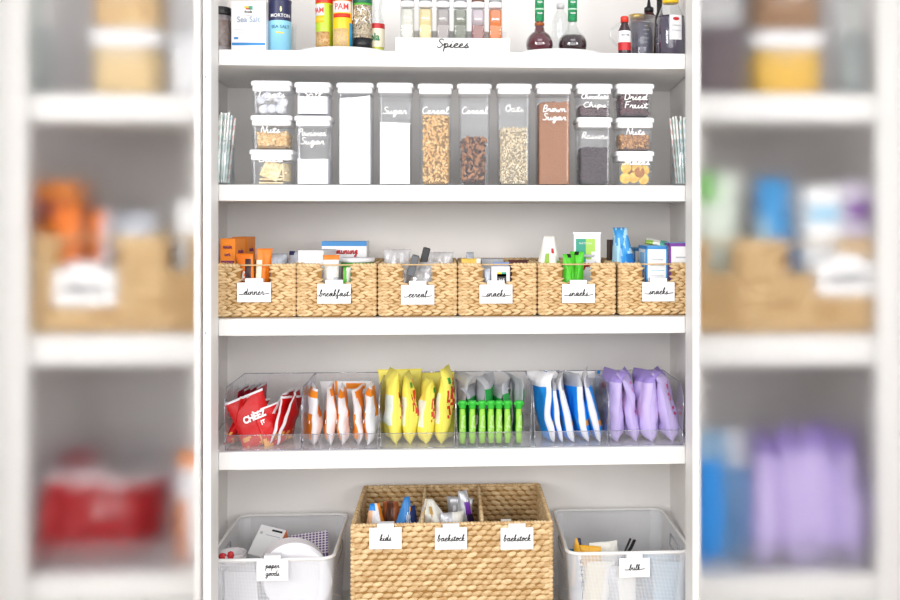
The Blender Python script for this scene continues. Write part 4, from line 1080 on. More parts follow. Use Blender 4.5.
g = G(); g.ell((0, 0, 0), (.010, .0006, .005)); g.build('emblem', REDP, t, (.0415 * sin(R(8)), -.0415 * cos(R(8)), zz(21.5)), (0, 0, R(8)))
script('unmuin', .003, GREY, t, Matrix.Rotation(R(9), 4, 'Z') @ Matrix.Translation((0, -.0415, zz(28))), .0005, width=.028)
script('mnumn', .003, GREY, t, Matrix.Rotation(R(9), 4, 'Z') @ Matrix.Translation((0, -.0415, zz(33))), .0005, width=.028)
Y = 2.86; cyl_item('black_bottle', 'slim black bottle behind the yellow capped bottle', 'bottle', 659.5, Y, [(.013, 0), (.014, .004), (.014, PZ(0, 15, Y) - ZT), (.008, PZ(0, 10, Y) - ZT), (.008, PZ(0, -8, Y) - ZT)], BLK)
# ================================================================ row 4: clear bins of snack bags
def clear_bin(name, lab, w, d, h, lip):
    t = thing(name, lab, 'bin', group='clear open-front bins')
    a, b = w / 2, d / 2; k = .95; th = .0022
    g = G()
    g.box((0, .0, th / 2), (w * k, d, th))
    # tapered sides: chamfered front corners
    for s in (-1, 1):
        def sx(z): return s * (a * k + (a - a * k) * z / h)
        pr = [(-b, 0), (-b, lip), (-b + .004, lip + .006), (-b + .004, h - .035), (-b + .040, h), (b, h), (b, 0)]
        n = len(pr)
        vs = [(sx(z), y, z) for y, z in pr] + [(sx(z) - s * th, y, z) for y, z in pr]
        fs = [tuple(range(n)), tuple(range(n, 2 * n))[::-1]] + [(i, n + i, n + (i + 1) % n, (i + 1) % n) for i in range(n)]
        g.add(vs, fs)
    g.box((0, b - th / 2, h / 2), (w * .985, th, h)); g.box((0, -b + th / 2, lip / 2), (w * .955, th, lip))
    g.build('body', BINCLEAR, t)
    g = G(); r = .0013
    for s in (-1, 1):
        def sx(z): return s * (a * k + (a - a * k) * z / h)
        g.tube([(sx(z), y, z) for y, z in ((b, h), (-b + .040, h), (-b + .004, h - .035), (-b + .002, lip + .008))], r, 6)
        g.tube([(sx(z), y, z) for y, z in ((-b + .002, lip + .008), (-b, lip * .5), (-b, .002))], r * .8, 6)
    g.tube([(-a, b, h), (a, b, h)], r, 6); g.tube([(-a * k, -b, lip), (a * k, -b, lip)], r * .8, 6); g.tube([(-a * k, -b, .0015), (a * k, -b, .0015)], r * .8, 6)
    g.build('edge_bead', clear('bin_edge', tint=(.62, .62, .68), haze=.12, gloss=.25, edge=.7, hazecol=(.6, .6, .66)), t)
    return t
YN = 2.614; BND = .27
BNH = Zx(-.1, 388, YN + .04) - Z4
bn = clear_bin('clear_bin', 'x', .202, BND, .158, .040)
bpx = [263, 340.5, 417.5, 494, 571.5, 646.5]
bl_ = ['clear bin of crumpled red snack bags at the left end', 'clear bin of orange and white bags, beside the red bags', 'clear bin holding yellow bags', 'clear bin holding green capped packets', 'clear bin holding blue and white bags', 'clear bin of lilac bags at the right end']
bins = []
for i, px in enumerate(bpx):
    o = bn if i == 0 else copy_tree(bn)
    o['label'] = bl_[i]; o.location = (PX(px, YN), YN + BND / 2, Z4 + .0005)
    bins.append(o)
ZB4 = Z4 + .0035
def edge_bag(px, ptop, t, w, mats, cf, lab, group, seed, name='snack_bag', yaw=90, Y=2.640, lean=0.0, pbase=None, **k):
    """bag standing edge-on to the viewer; px is its middle at the front edge"""
    x = PX(px, Y); h = Zx(x, ptop, Y + .02) - ZB4
    o = pouch(name, w, h, t, mats, cf, None, seed, **k)
    cy = Y + w / 2 * sin(R(yaw))
    # aim the bag's plane a little away from the line of sight
    o.location = (x + k.get('dx', 0), cy, ZB4 + .0005); o.rotation_euler = (lean * sin(R(yaw)), lean * cos(R(yaw)), R(yaw))
    return tag(o, lab, 'bag', group)
WB = film('white_bag', '#eeeef2', .3); OB = film('orange_bag', '#ee8a1e', .3); YB_ = film('yellow_bag', '#eee163', .3); RB = film('red_bag', '#c21418', .25); RB2 = film('crimson_bag', '#ad1230', .3)
BB = film('blue_bag', '#1f8de2', .25); LB = film('lilac_bag', '#c3b3e2', .3); DLB = film('violet_bag', '#9c88cc', .3); SB = film('silver_bag', '#c4c6cc', .2, metal=.4); GD = film('deep_green_bag', '#1e9440', .3)
PNL = mat('nutrition_panel', '#dfe9dd', .5, .12, 200); MAG = film('magenta', '#cf2a72'); REDF = film('red_letters', '#d0392a'); FISH = film('fish_orange', '#e2973a')
def nutrition(o, x0, x1, z0, z1, sd): pass
# orange and white
for k, (px, pt, t, yw, ln, tw) in enumerate(((311, 388.5, .034, 97, .00, .10), (327, 387, .030, 95, .02, -.12), (341, 388.5, .032, 90, -.02, .1), (355.5, 389.5, .026, 98, .02, -.35), (369.5, 386.5, .036, 86, .0, .15))):
    cf = lambda u, v, s, k=k: (1 if (v > .84 and (u > -.8 or k % 2 == 0) and not (v > .95)) or (s > 0 and u > -.93 and v < .55 and v > .08) or (s < 0 and u > -.55 and v > .45 and v < .9) else (2 if s > 0 and v < .2 else 0))
    ob = edge_bag(px, pt, t, .13, [WB, OB, SB], cf, 'white and orange bag, %s of the five standing in the second bin' % ('leftmost', 'second from left', 'middle one', 'slim twisted one, fourth', 'rightmost')[k], 'white and orange bags', 80 + k, yaw=yw, lean=ln, twist=tw, crumple=1.2)
    script('un', .008, WB, ob, Matrix.Rotation(pi, 4, 'Z') @ Matrix.Translation((.045, -t * .36, .06)), .001, width=.018)
# one lying flat across the back
bk = pouch('snack_bag', .15, .132, .012, [WB, OB], lambda u, v, s: 1 if .84 < v < .97 and (0 < u < .75) or (-.5 < u < -.35 and v > .7) else 0, None, 91)
bk.location = (PX(346, 2.86), 2.865, ZB4 + .002); tag(bk, 'white and orange bag turned flat behind the five edge-on ones', 'bag', 'white and orange bags')
# yellow
for k, (px, pt, t, yw, ln, tw, w) in enumerate(((391.5, 372, .048, 101, -.01, .1, .14), (407.5, 375, .046, 96, .0, -.2, .135), (425.5, 381, .050, 92, .02, .22, .135), (444.5, 369.5, .052, 84, .03, -.12, .135))):
    def cf(u, v, s, k=k):
        if s > 0: return 2 if v < .66 and v > .26 and u > -.90 else 0
        if abs(v - (.62 + .12 * u)) < .17 and u > -.90 and u < .75: return 1 if noise.noise(Vector((u * 9, v * 17, k))) > -.05 else 0
        if .80 < v < .88 and -.75 < u < -.45: return 3
        return 0
    o = edge_bag(px, pt, t, w, [YB_, REDF, PNL, GD], cf, 'yellow bag with red lettering, %s of the four standing edge-on' % ('leftmost', 'second from left', 'third from left', 'rightmost')[k], 'yellow bags', 100 + k, yaw=yw, lean=ln, twist=tw, taper=.25, topfold=.3 * (-1) ** k)
for k, (px, lb) in enumerate(((400, 'yellow bag turned flat at the back left of its bin'), (433, 'yellow bag turned flat at the back right of its bin'))):
    o = pouch('snack_bag', .125, Zx(-.1, 368 + 5 * k, 2.85) - ZB4, .02, [YB_, GD], lambda u, v, s: 1 if .7 < v < .8 and .3 < u < .5 else 0, None, 110 + k, twist=.1)
    o.location = (PX(px, 2.84), 2.835 + .022 * k, ZB4); tag(o, lb, 'bag', 'yellow bags')
# green
GT = film('lime_tube', '#93cc49', .3); GCAP = mat('green_cap_plastic', '#35b93a', .35); GL = film('pale_lime', '#c2e59a')
for k, px in enumerate((462.5, 472.5, 482, 491, 499, 507.5, 519)):
    Y = 2.640; x = PX(px, Y)
    t = thing('drink_pouch', 'green capped slim pouch, %s in the row of seven' % ('first from the left', 'second from the left', 'third from the left', 'middle one', 'third from the right', 'second from the right', 'first from the right')[k], 'pouch', (x, Y, ZB4), group='green capped pouches')
    zc = Zx(x, 405, Y) - ZB4
    g = G(); rr = random.Random(k + 3)
    cxs = [rr.uniform(-.0008, .0008) for _ in range(6)]
    g.tube([(cxs[q], 0, .004 + (zc - .010) * q / 5) for q in range(6)], [.0072, .0088, .009, .0086, .008, .0068], 14); g.build('tube', GT, t)
    script('nymm'.replace('y', 'g'), .006, GL, t, Matrix.Translation((0, -.0092, zc * .55)) @ Matrix.Rotation(R(-80), 4, 'Y'), .0009, width=.045)
    g = G(); g.lathe([(.0075, 0), (.0095, .002), (.0095, .013), (.0105, .014), (.0105, .019), (.0085, .021)], 20, Matrix.Translation((0, 0, zc - .009))); g.box((0, 0, zc + .004), (.026, .006, .008), bev=.002); g.build('cap', GCAP, t)
    f = pouch('bag_film', .11, (Zx(x, 374 + 6 * ((k * 2) % 3), Y + .05) - ZB4), .022, [SB, GD, WB], lambda u, v, s, k=k: (2 if (k % 2 == 0 and v > .82 and s < 0) else (0 if (v > .80 or (s > 0 and k % 3 != 1 and v > .5)) else 1)), t, 130 + k, twist=(.5, -.4, .3, -.5, .45, -.3, .4)[k], topfold=(.8, -.7, .5, -.9, .8, .6, -.8)[k], crumple=1.5, lean=(.06, -.03, .05, -.06, .04, -.05, -.02)[k])
    f.location = (0, .070, .001); f.rotation_euler = (0, 0, R(90))
# blue
for k, (px, pt, t, yw, ln, tw) in enumerate(((550, 373, .032, 100, -.20, .35), (559, 377, .022, 98, -.20, .15), (570, 375, .032, 99, -.20, -.25), (585, 372, .036, 97, -.24, .3), (600, 371, .034, 92, -.26, -.2))):
    def cf(u, v, s, k=k):
        if v > .80: return 1 if (s > 0) == (k % 2 == 0) else 2
        if s > 0 and u < -.80: return 1
        if s < 0 and abs(v - .25) < .06 and -.9 < u < -.35: return 3
        if s < 0 and u < -.90: return 1
        if s < 0 and u > .2: return 2
        return 0
    o = edge_bag(px, pt, t, .13, [BB, WB, SB, FISH], cf, 'blue and white bag leaning left, %s of five' % ('leftmost', 'slim one second from left', 'middle one', 'fourth from left', 'rightmost')[k], 'blue bags', 150 + k, yaw=yw, lean=ln * .75, twist=tw, topfold=.7 if k % 2 == 0 else -.5)
o = pouch('snack_bag', .165, Zx(.3, 371, 2.87) - ZB4, .016, [SB, WB, BB], lambda u, v, s: 2 if u > .88 or (u < -.88 and v > .8) else (1 if v > .86 else 0), None, 160)
o.location = (PX(572, 2.87), 2.868, ZB4); tag(o, 'silver and white bag with red script turned flat behind the blue bags', 'bag', 'blue bags')
script('uggle', .013, REDF, o, Matrix.Translation((.012, -.012, .118)), .0022, width=.075)
# lilac
for k, (px, pt, t, yw, ln, tw, w, tf) in enumerate(((617.5, 371, .046, 93, -.03, .3, .13, .9), (636.5, 371, .040, 90, -.10, -.35, .13, -.7), (655, 371, .062, 84, -.12, .5, .135, .9), (675, 369.5, .050, 86, -.16, -.3, .12, -.8))):
    def cf(u, v, s, k=k):
        if s < 0 and -.62 < u < -.3 and .35 < v < .82 and noise.noise(Vector((u * 12, v * 24, k * 3))) > .0: return 1
        if v > .84 and s > 0 or (s < 0 and u > .2): return 2
        return 0
    o = edge_bag(px, pt, t, w, [LB, MAG, DLB], cf, 'lilac bag with magenta marks, %s of four' % ('leftmost', 'second from left', 'widest one with a folded top', 'rightmost')[k], 'lilac bags', 170 + k, yaw=yw, lean=ln, twist=tw, topfold=tf, crumple=1.3)
o = pouch('snack_bag', .10, .145, .03, [LB], lambda u, v, s: 0, None, 180); o.location = (PX(614, 2.86), 2.87, ZB4); tag(o, 'pale lilac bag at the back left behind the other lilac bags', 'bag', 'lilac bags')
# red
for k, (px, pt) in enumerate(((238, 387.5), (245, 387), (251, 386), (257.5, 385))):
    o = pouch('snack_bag', .11, Zx(-.5, pt, 2.78) - ZB4, .014, [RB2, SB], lambda u, v, s: 1 if v > .97 else 0, None, 190 + k, crumple=.6)
    o.location = (PX(px, 2.735), 2.80, ZB4); o.rotation_euler = (0, 0, R(86)); tag(o, 'upright crimson bag at the back of the red bag bin, %s' % ('nearest the left side', 'second from the left side', 'third from the left side', 'the one farthest right')[k], 'bag', 'crimson bags at the back')
FOODF = film('cracker_picture', '#d99a4e')
for k, (px, pt, t, w, yw, ln, lb) in enumerate(((250, 393, .020, .12, 76, .36, 'red bag leaning right at the far left of its bin'), (254, 398, .020, .12, 68, .38, 'second leaning red bag from the left of its bin'),
        (278, 396, .030, .105, 22, -.36, 'red bag facing forward with white lettering in the first bin'), (291, 406, .024, .09, 40, -.30, 'red bag overlapping the lettered one on its right'),
        (284, 391, .022, .12, 72, .34, 'red bag with an open silver edge, right of the middle'), (291, 396, .020, .13, 76, .32, 'red bag second from the right in the first bin'), (297, 391, .020, .13, 80, .24, 'red bag at the far right of the first bin'))):
    Y = (2.71, 2.70, 2.67, 2.68, 2.73, 2.71, 2.71)[k]
    x = PX(px - (16 if k < 3 else 12), Y); h = (Zx(x, pt, Y) - ZB4) / cos(ln)
    o = pouch('snack_bag', w, h, t, [RB, WB, FOODF, SB], lambda u, v, s, k=k: (1 if v > .955 or (u < -.93 and k in (5, 4, 6)) else (2 if (v < .26 and s < 0 and noise.noise(Vector((u * 3, v * 7, k * 2.))) > .12) else 0)), None, 200 + k, crumple=.5 if k == 2 else 1.5, twist=0 if k == 2 else .2 * (-1) ** k)
    o.location = (x, Y, ZB4 + .0008); o.rotation_euler = (ln * sin(R(yw)), ln * cos(R(yw)), R(yw)); tag(o, lb, 'bag', 'red bags in the first bin')
    if k in (2, 4): 
        printed('CHEEZ', .024 if k == 2 else .017, CARD, o, Matrix.Translation((.004, -t * .56 - .004, h * .56)), .0012, sx=.8)
        if k == 2: printed('IT', .016, CARD, o, Matrix.Translation((.020, -t * .56 - .004, h * .40)), .0008, sx=.8)

# ================================================================ row 5: big basket and mesh bins
YG5 = 2.63
xa, xb = PX(350.5, YG5), PX(553, YG5)
bh = Zx(0, 523, YG5) - Z5
big = basket('divided_basket', 'large woven basket with three compartments in the middle of the bottom shelf', None, xb - xa, .385, bh, .0142, .0255, 'weave', dividers=(PX(421.5, YG5) - (xa + xb) / 2, PX(482.5, YG5) - (xa + xb) / 2), seed=9)
big.location = ((xa + xb) / 2, YG5 + .385 / 2, Z5 + .0005)
YQ = YG5 - .003
clip_label('kids', 385.5, 524.5, 549, YQ, 32, 'white clip card reading kids on the left of the large basket', tail=0, xh=.0085)
clip_label('backstock', 451, 524.5, 549.5, YQ, 32, 'white clip card reading backstock at the middle of the large basket', tail=0, xh=.0085)
clip_label('backstock', 517, 524.5, 549.5, YQ, 33, 'white clip card reading backstock on the right compartment of the large basket', tail=0, xh=.0085)
def inbig(px, pt, Y, w, h, t, rz, mats, cf, lab, seed, cat='bag', name='snack_bag', rx=0, **k):
    o = pouch(name, w, h, t, mats, cf, None, seed, **k)
    x = PX(px, Y); o.location = (x, Y, Zx(x, pt, Y) - h); o.rotation_euler = (rx, 0, R(rz)); return tag(o, lab, cat)
inbig(377, 503, 2.77, .105, .14, .05, 15, [film('pale_orange', '#e9b78e'), WB, BB, OB], lambda u, v, s: 2 if v > .86 and u < 0 else (1 if v > .45 and abs(u) < .5 else (3 if u > .5 else 0)), 'white and orange bag in the kids compartment', 301, taper=.75, crumple=1.6, lean=-.05)
inbig(391, 499, 2.82, .085, .14, .04, -10, [film('rust', '#a05a34'), film('brown', '#5d3726')], lambda u, v, s: 1 if abs(u) < .4 else 0, 'rust brown bag in the kids compartment', 302, taper=.5, topfold=.8, crumple=1.6)
inbig(402, 497.5, 2.75, .10, .15, .045, 30, [film('mid_blue', '#3f86cc'), WB, FISH], lambda u, v, s: 1 if v < .75 and -.3 < u < .5 and v > .5 and int(u * 9 + v * 12) % 2 else (2 if v > .72 and v < .84 and u > .2 else 0), 'blue bag with a pointed top in the kids compartment', 303, taper=.85, lean=.1, crumple=1.5)
inbig(412, 506, 2.76, .03, .13, .03, 60, [film('navy_bag', '#20356e')], lambda u, v, s: 0, 'dark blue bag against the divider in the kids compartment', 304)
inbig(441, 499, 2.74, .20, .15, .05, -8, [film('ivory', '#dcdad2'), film('gold', '#b08c45')], lambda u, v, s: 1 if (u - .05) ** 2 + ((v - .80) * 2.5) ** 2 < .04 or abs(u + .9 - v * .4) < .06 else 0, 'ivory bag with gold marks in the middle compartment', 305, lean=-.22, taper=.9, crumple=1.6)
inbig(452, 512, 2.72, .07, .12, .05, 20, [SB, film('ivory', '#dcdad2')], lambda u, v, s: 1 if u > 0 else 0, 'silver grey bag low in the middle compartment', 306, crumple=1.8)
inbig(469, 489.5, 2.80, .085, .17, .05, 25, [SB, film('purple', '#6a2fa0'), film('dark_purple', '#2b1d4a')], lambda u, v, s: 1 if (.62 < v < .84 and -.3 < u < .6) else (2 if .5 < v < .62 and u > -.2 else 0), 'silver and purple bag standing in the middle compartment', 307, taper=.7, lean=-.12, crumple=1.4)
inbig(460, 497, 2.87, .08, .14, .04, -20, [SB], lambda u, v, s: 0, 'dull silver bag behind the purple one', 308, crumple=1.6)
inbig(506, 519, 2.72, .07, .12, .05, 5, [film('ivory', '#dcdad2')], lambda u, v, s: 0, 'pale bag low in the right backstock compartment', 309, taper=.6, crumple=1.4)

MESH = mesh_mat('white_wire_mesh')
def mesh_bin(lab, px0, px1, zt, yf, dep, cut=None):
    x0, x1 = PX(px0, yf), PX(px1, yf); w = x1 - x0; h = zt - Z5 - .002
    t = thing('mesh_bin', lab, 'bin', ((x0 + x1) / 2, yf + dep / 2, Z5 + .001), group='white wire mesh bins')
    def ring(inset, z, r=.035, n=8):
        a, b = w / 2 - inset, dep / 2 - inset; pts = []
        for cx, cy, s in ((a - r, b - r, 0), (-a + r, b - r, 90), (-a + r, -b + r, 180), (a - r, -b + r, 270)):
            for k in range(n + 1):
                q = R(s + 90 * k / n); pts.append((cx + r * cos(q), cy + r * sin(q), z))
        return pts
    top = ring(.003, h - .004); bot = ring(.018, .004); n = len(top)
    g = G(); g.add(top + bot, [(i, (i + 1) % n, n + (i + 1) % n, n + i) for i in range(n)], 0, None, True)
    g.add(bot, [tuple(range(n))]); 
    inn = ring(.0042, h - .004); bi = ring(.0192, .005)
    g.build('wire_mesh', MESH, t)
    g = G(); g.tube(ring(.003, h - .004), .0048, 8, closed=True); g.build('rim', WHITE, t)
    g = G(); g.tube(ring(.018, .005), .004, 8, closed=True); g.build('foot_rim', WHITE, t)
    g = G()
    for s in (-1, 1):
        c = [(s * (w / 2 - .006), -.05, h - .035), (s * (w / 2 - .006), .05, h - .035), (s * (w / 2 - .0075), .05, h - .065), (s * (w / 2 - .0075), -.05, h - .065)]
        g.tube(c, .003, 6, closed=True)
    g.build('handle', mat('grey_handle_slot', '#a9aaae', .4), t)
    return t
zr = Zx(-.45, 558, YG5)
mbl = mesh_bin('white wire mesh bin of paper goods at the left of the bottom shelf', 206.5, 334, zr, YG5, .40)
mbr = mesh_bin('white wire mesh bin of packets at the right of the bottom shelf', 567, 693.5, zr, YG5, .40)
clip_label('paper', 272.5, 556.5, 580.5, YQ - .003, 31, 'white clip card reading paper goods on the left mesh bin', second='goods', tail=0, xh=.0072)
clip_label('bulk', 634.5, 555, 577.5, YQ - .003, 31, 'white clip card reading bulk on the right mesh bin', tail=1.5, xh=.0075)
# paper goods
ZM = Z5 + .008
PLATE = mat('paper_plate', '#ecebf0', .6, .02, 30)
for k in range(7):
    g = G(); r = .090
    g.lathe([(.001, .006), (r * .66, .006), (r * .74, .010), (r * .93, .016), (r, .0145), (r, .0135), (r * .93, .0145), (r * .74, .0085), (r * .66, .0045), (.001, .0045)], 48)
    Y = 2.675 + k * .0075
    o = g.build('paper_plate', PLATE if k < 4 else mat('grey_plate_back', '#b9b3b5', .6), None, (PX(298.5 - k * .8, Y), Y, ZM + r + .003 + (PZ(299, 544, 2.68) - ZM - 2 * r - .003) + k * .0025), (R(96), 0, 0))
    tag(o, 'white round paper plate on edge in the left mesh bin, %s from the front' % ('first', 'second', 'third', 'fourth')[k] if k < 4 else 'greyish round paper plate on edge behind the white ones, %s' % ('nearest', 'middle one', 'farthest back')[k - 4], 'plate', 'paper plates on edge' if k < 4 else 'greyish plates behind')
def freebox(name, lab, c, dims, rot, mats, panels=()):
    t = thing(name, lab, 'box', c, rot=rot); w, d, h = dims
    G().box((0, 0, 0), dims, bev=.001).build('carton', mats[0], t)
    for a, b, c_, e, m, ax in panels:
        g = G()
        if ax == 't': g.box((-w / 2 + w * (a + b) / 2, -d / 2 + d * (c_ + e) / 2, h / 2 + .0003), (w * (b - a), d * (e - c_), .0006))
        elif ax == 'f': g.box((-w / 2 + w * (a + b) / 2, -d / 2 - .0003, -h / 2 + h * (c_ + e) / 2), (w * (b - a), .0006, h * (e - c_)))
        elif ax == 'r': g.box((w / 2 + .0003, -d / 2 + d * (a + b) / 2, -h / 2 + h * (c_ + e) / 2), (.0006, d * (b - a), h * (e - c_)))
        g.build('printed_panel', mats[m], t)
    return t
q = P(268, 546, 2.86)
t = freebox('wipes_box', 'white box with an orange side leaning in the left mesh bin', q, (.076, .045, .095), (R(-50), R(10), R(-12)), [WHC, OR, GREY, INK], ((0, 1, 0, 1, 1, 'r'), (.5, .9, .86, .92, 3, 'f'), (.35, .9, .70, .72, 2, 'f'), (.1, .2, .70, .78, 2, 'f')))
q = P(309, 544, 2.90)
PD = mat('purple_dots', '#f0edf4', .5)
nt = PD.node_tree; tc = nt.nodes.new('ShaderNodeTexCoord'); sp = nt.nodes.new('ShaderNodeVectorMath'); sp.operation = 'SCALE'; sp.inputs[3].default_value = 105
fr = nt.nodes.new('ShaderNodeVectorMath'); fr.operation = 'FRACTION'; sb = nt.nodes.new('ShaderNodeVectorMath'); sb.operation = 'SUBTRACT'; sb.inputs[1].default_value = (.5, .5, .5)
ml = nt.nodes.new('ShaderNodeVectorMath'); ml.operation = 'MULTIPLY'; ml.inputs[1].default_value = (1, 1, 0); ln = nt.nodes.new('ShaderNodeVectorMath'); ln.operation = 'LENGTH'
lt = nt.nodes.new('ShaderNodeMath'); lt.operation = 'LESS_THAN'; lt.inputs[1].default_value = .36; mx = nt.nodes.new('ShaderNodeMix'); mx.data_type = 'RGBA'
mx.inputs[6].default_value = lin('#f0edf4'); mx.inputs[7].default_value = lin('#6c4a96')
for a_, b_ in ((tc.outputs['Object'], sp.inputs[0]), (sp.outputs[0], fr.inputs[0]), (fr.outputs[0], sb.inputs[0]), (sb.outputs[0], ml.inputs[0]), (ml.outputs[0], ln.inputs[0]), (ln.outputs['Value'], lt.inputs[0]), (lt.outputs[0], mx.inputs[0]), (mx.outputs[2], nt.nodes['Principled BSDF'].inputs['Base Color'])): nt.links.new(a_, b_)
freebox('dotted_box', 'white box with purple dots behind the paper plates', q - Vector((0, 0, .010)), (.112, .085, .03), (R(30), R(-5), R(4)), [PD])
q = P(232, 548, 2.76)
t = thing('paper_cup_stack', 'stack of white cups with red marks at the left in the left mesh bin', 'cups', (q.x, q.y, q.z - .15))
for k in range(4): G().lathe([(.026, .0 + k * .012), (.037, .10 + k * .012), (.0385, .102 + k * .012), (.037, .104 + k * .012), (.0355, .10 + k * .012)], 28, cap=(k == 0)).build('cup', mat('paper_cup', '#e6e2e4', .5), t)
G().ell((0, 0, 0), (.012, .006, .010)).build('red_mark', REDP, t, (-.018, -.032, .138))
G().ell((0, 0, 0), (.010, .006, .012)).build('red_mark', REDP, t, (.004, -.036, .142))
t = freebox('napkin_pack', 'pack of white napkins low in the left mesh bin', P(243, 600, 2.70), (.085, .06, .17), (0, 0, R(2)), [mat('napkin', '#d9d7dc', .8, .05, 100), WHITE], ((.05, .95, .35, .36, 1, 'f'), (.3, .32, .0, 1, 1, 'f')))
# right bin
def inr(px, pt, Y, w, h, t, rz, mats, cf, lab, seed, lean=0, **k):
    o = pouch('food_packet', w, h, t, mats, cf, None, seed, lean=lean, **k); x = PX(px, Y)
    o.location = (x, Y, Zx(x, pt, Y) - h); o.rotation_euler = (0, 0, R(rz)); return tag(o, lab, 'packet', None)
MST = film('mustard_pack', '#dda52a'); NV = film('navy_pack', '#27304e'); TL = film('teal_pack', '#1f7fa3'); CRF = film('cream_pack', '#e3d9bf'); PBL = film('pale_blue_pack', '#a9c3d6')
inr(580, 538, 2.74, .055, .13, .03, 12, [NV, MST, WHF], lambda u, v, s: 1 if v > .72 and u < .6 * (1 - v) * 3 - .2 or u < -.8 else (2 if v < .75 and abs(u) < .35 and int(v * 20) % 3 == 0 else 0), 'navy and yellow packet in the right mesh bin', 401, taper=.7, lean=-.05)
inr(594, 546, 2.72, .06, .13, .035, -18, [MST, CRF], lambda u, v, s: 1 if v < .6 else 0, 'yellow packet right of the navy one in the right mesh bin', 402, lean=-.08)
inr(610, 541, 2.78, .085, .14, .04, 14, [WHF, SB], lambda u, v, s: 1 if v < .6 and u > 0 else 0, 'white packet with a folded top behind the yellow packet', 403, lean=-.15, crumple=1.6)
inr(604, 550, 2.88, .05, .13, .03, 0, [TL], lambda u, v, s: 0, 'small teal packet behind the yellow packet', 404)
inr(576, 549, 2.84, .04, .12, .03, 0, [TL], lambda u, v, s: 0, 'teal packet at the left side of the right mesh bin', 405)
inr(661, 552, 2.82, .12, .14, .04, 4, [TL, PBL], lambda u, v, s: 1 if v < .95 else 0, 'pale blue packet with a teal edge at the right of the right mesh bin', 406)
inr(592, 562, 2.68, .08, .17, .03, 5, [CRF, WHF], lambda u, v, s: 1 if u > .3 else 0, 'cream packet seen through the mesh of the right bin', 407, lean=.15)
inr(625, 566, 2.675, .07, .15, .03, -8, [WHF, SB], lambda u, v, s: 1 if u < -.2 else 0, 'white and silver packet seen through the mesh below the bulk card', 408, taper=-.3, lean=-.1)
inr(668, 562, 2.69, .09, .19, .03, 0, [PBL], lambda u, v, s: 0, 'pale blue packet pressed against the front mesh of the right bin', 409)
t = thing('tongs', 'black tongs sticking up in the right mesh bin', 'tongs', P(623, 556, 2.76))
g = G(); a_ = P(630.5, 538.5, 2.76) - P(623, 556, 2.76)
G().tube([a_ * -5, a_], .005, 8, flat=.6).build('arm', BLK, t)
b_ = P(634.5, 540, 2.79) - P(623, 556, 2.76)
G().tube([b_ * -4 + Vector((.02, 0, 0)), b_ * .5 + Vector((.006, 0, 0)), b_], .0055, 8, flat=.6).build('arm', BLK, t)
G().ell((0, 0, 0), (.010, .006, .008)).build('grip_print', mat('grey_print_small', '#8d8d92'), t, tuple(a_ * .1 + Vector((.012, -.006, 0))))
# ================================================================ enlarged groceries added behind the added frosted side panels
def put(o, px, Y, z, s, lab, group=None, rz=0, recopy=True):
    c = copy_tree(o); c.location = (PX(px, Y), Y, z); c.scale = (s, s, s); c['label'] = lab
    if rz: c.rotation_euler = (0, 0, rz)
    if group: c['group'] = group
    elif 'group' in c: del c['group']
    return c
S = 2.0
def sz(cx, y): return PZ(cx, y, YG) + .001
Lz = [sz(100, 94), sz(100, 335), sz(100, 575)]; Rz = [sz(800, 94), sz(800, 335), sz(800, 575)]
YP = YG + .03
def fitted(side_px, Y, z, label, src, s): pass
# baskets
def big_basket(px, Y0, z, lab):
    c = copy_tree(proto); c.scale = (S, S * .8, S)
    if px is None or px == 'r':                 # the one cut short by the pantry's side wall
        a, b = (PX(151, Y0), XLb - .032) if px is None else (XRb + .032, PX(750, Y0))
        c.scale.x = (b - a) / BW; x = (a + b) / 2
    else: x = PX(px, Y0)
    c.location = (x, Y0 + BD * S / 2 * .8, z)
    c['label'] = lab; c['group'] = 'big baskets behind the frosted panels'; return c
big_basket(88 + 0, YP, Lz[1], 'blurred tan basket behind the left frosted panel, left one with a white card')
big_basket(None, YP, Lz[1], 'blurred tan basket behind the left frosted panel, next to the pantry stile')
big_basket(814, YP, Rz[1], 'blurred tan basket behind the right frosted panel, right one with a white card')
big_basket('r', YP, Rz[1], 'blurred tan basket behind the right frosted panel, next to the pantry stile')
def side_clip(src, px, py, lab):
    c = copy_tree(src); c.scale = (S, S, S); c.location = P(px, py, YP - .006); c['label'] = lab; c['group'] = 'white cards behind the frosted panels'
side_clip(clips3[0], 85, 285, 'blurred white card on the basket behind the left frosted panel')
side_clip(clips3[5], 846, 275, 'blurred white card on the basket behind the right frosted panel')
def sidebox(px0, px1, py0, py1, Y, dep, m, name, lab, cat='box', z=None, top=None):
    x0, x1 = PX(px0, Y), PX(px1, Y); z0 = z if z is not None else PZ((px0 + px1) / 2, py1, Y); z1 = PZ((px0 + px1) / 2, py0, Y)
    t = thing(name, lab, cat, ((x0 + x1) / 2, Y + dep / 2, z0))
    G().box((0, 0, (z1 - z0) / 2), (x1 - x0, dep, z1 - z0), bev=.004).build('carton', m, t)
    if top: G().box((0, -dep / 2 - .001, (z1 - z0) * .8), ((x1 - x0) * .8, .002, (z1 - z0) * .12)).build('printed_panel', top, t)
    return t
def sidebag(px, py0, Y, w, t, z, mats, cf, lab, seed, rz=0, lean=0, group=None, **k):
    h = PZ(px, py0, Y) - z
    o = pouch('snack_bag', w, h, t, mats, cf, None, seed, **k); o.location = (PX(px, Y), Y, z); o.rotation_euler = (lean * sin(R(rz)), lean * cos(R(rz)), R(rz)); return tag(o, lab, 'bag', group)
zb = Lz[1] + .02
sidebox(34, 74, 182, 0, YP + .12, .12, ORB, 'pasta_box', 'blurred orange box behind the left frosted panel', z=zb, top=PURP)
sidebag(74, 206, YP + .07, .11, .05, zb, [OR, DKB], lambda u, v, s: 1 if u > .3 else 0, 'blurred orange wrapper right of the orange box', 501, 20)
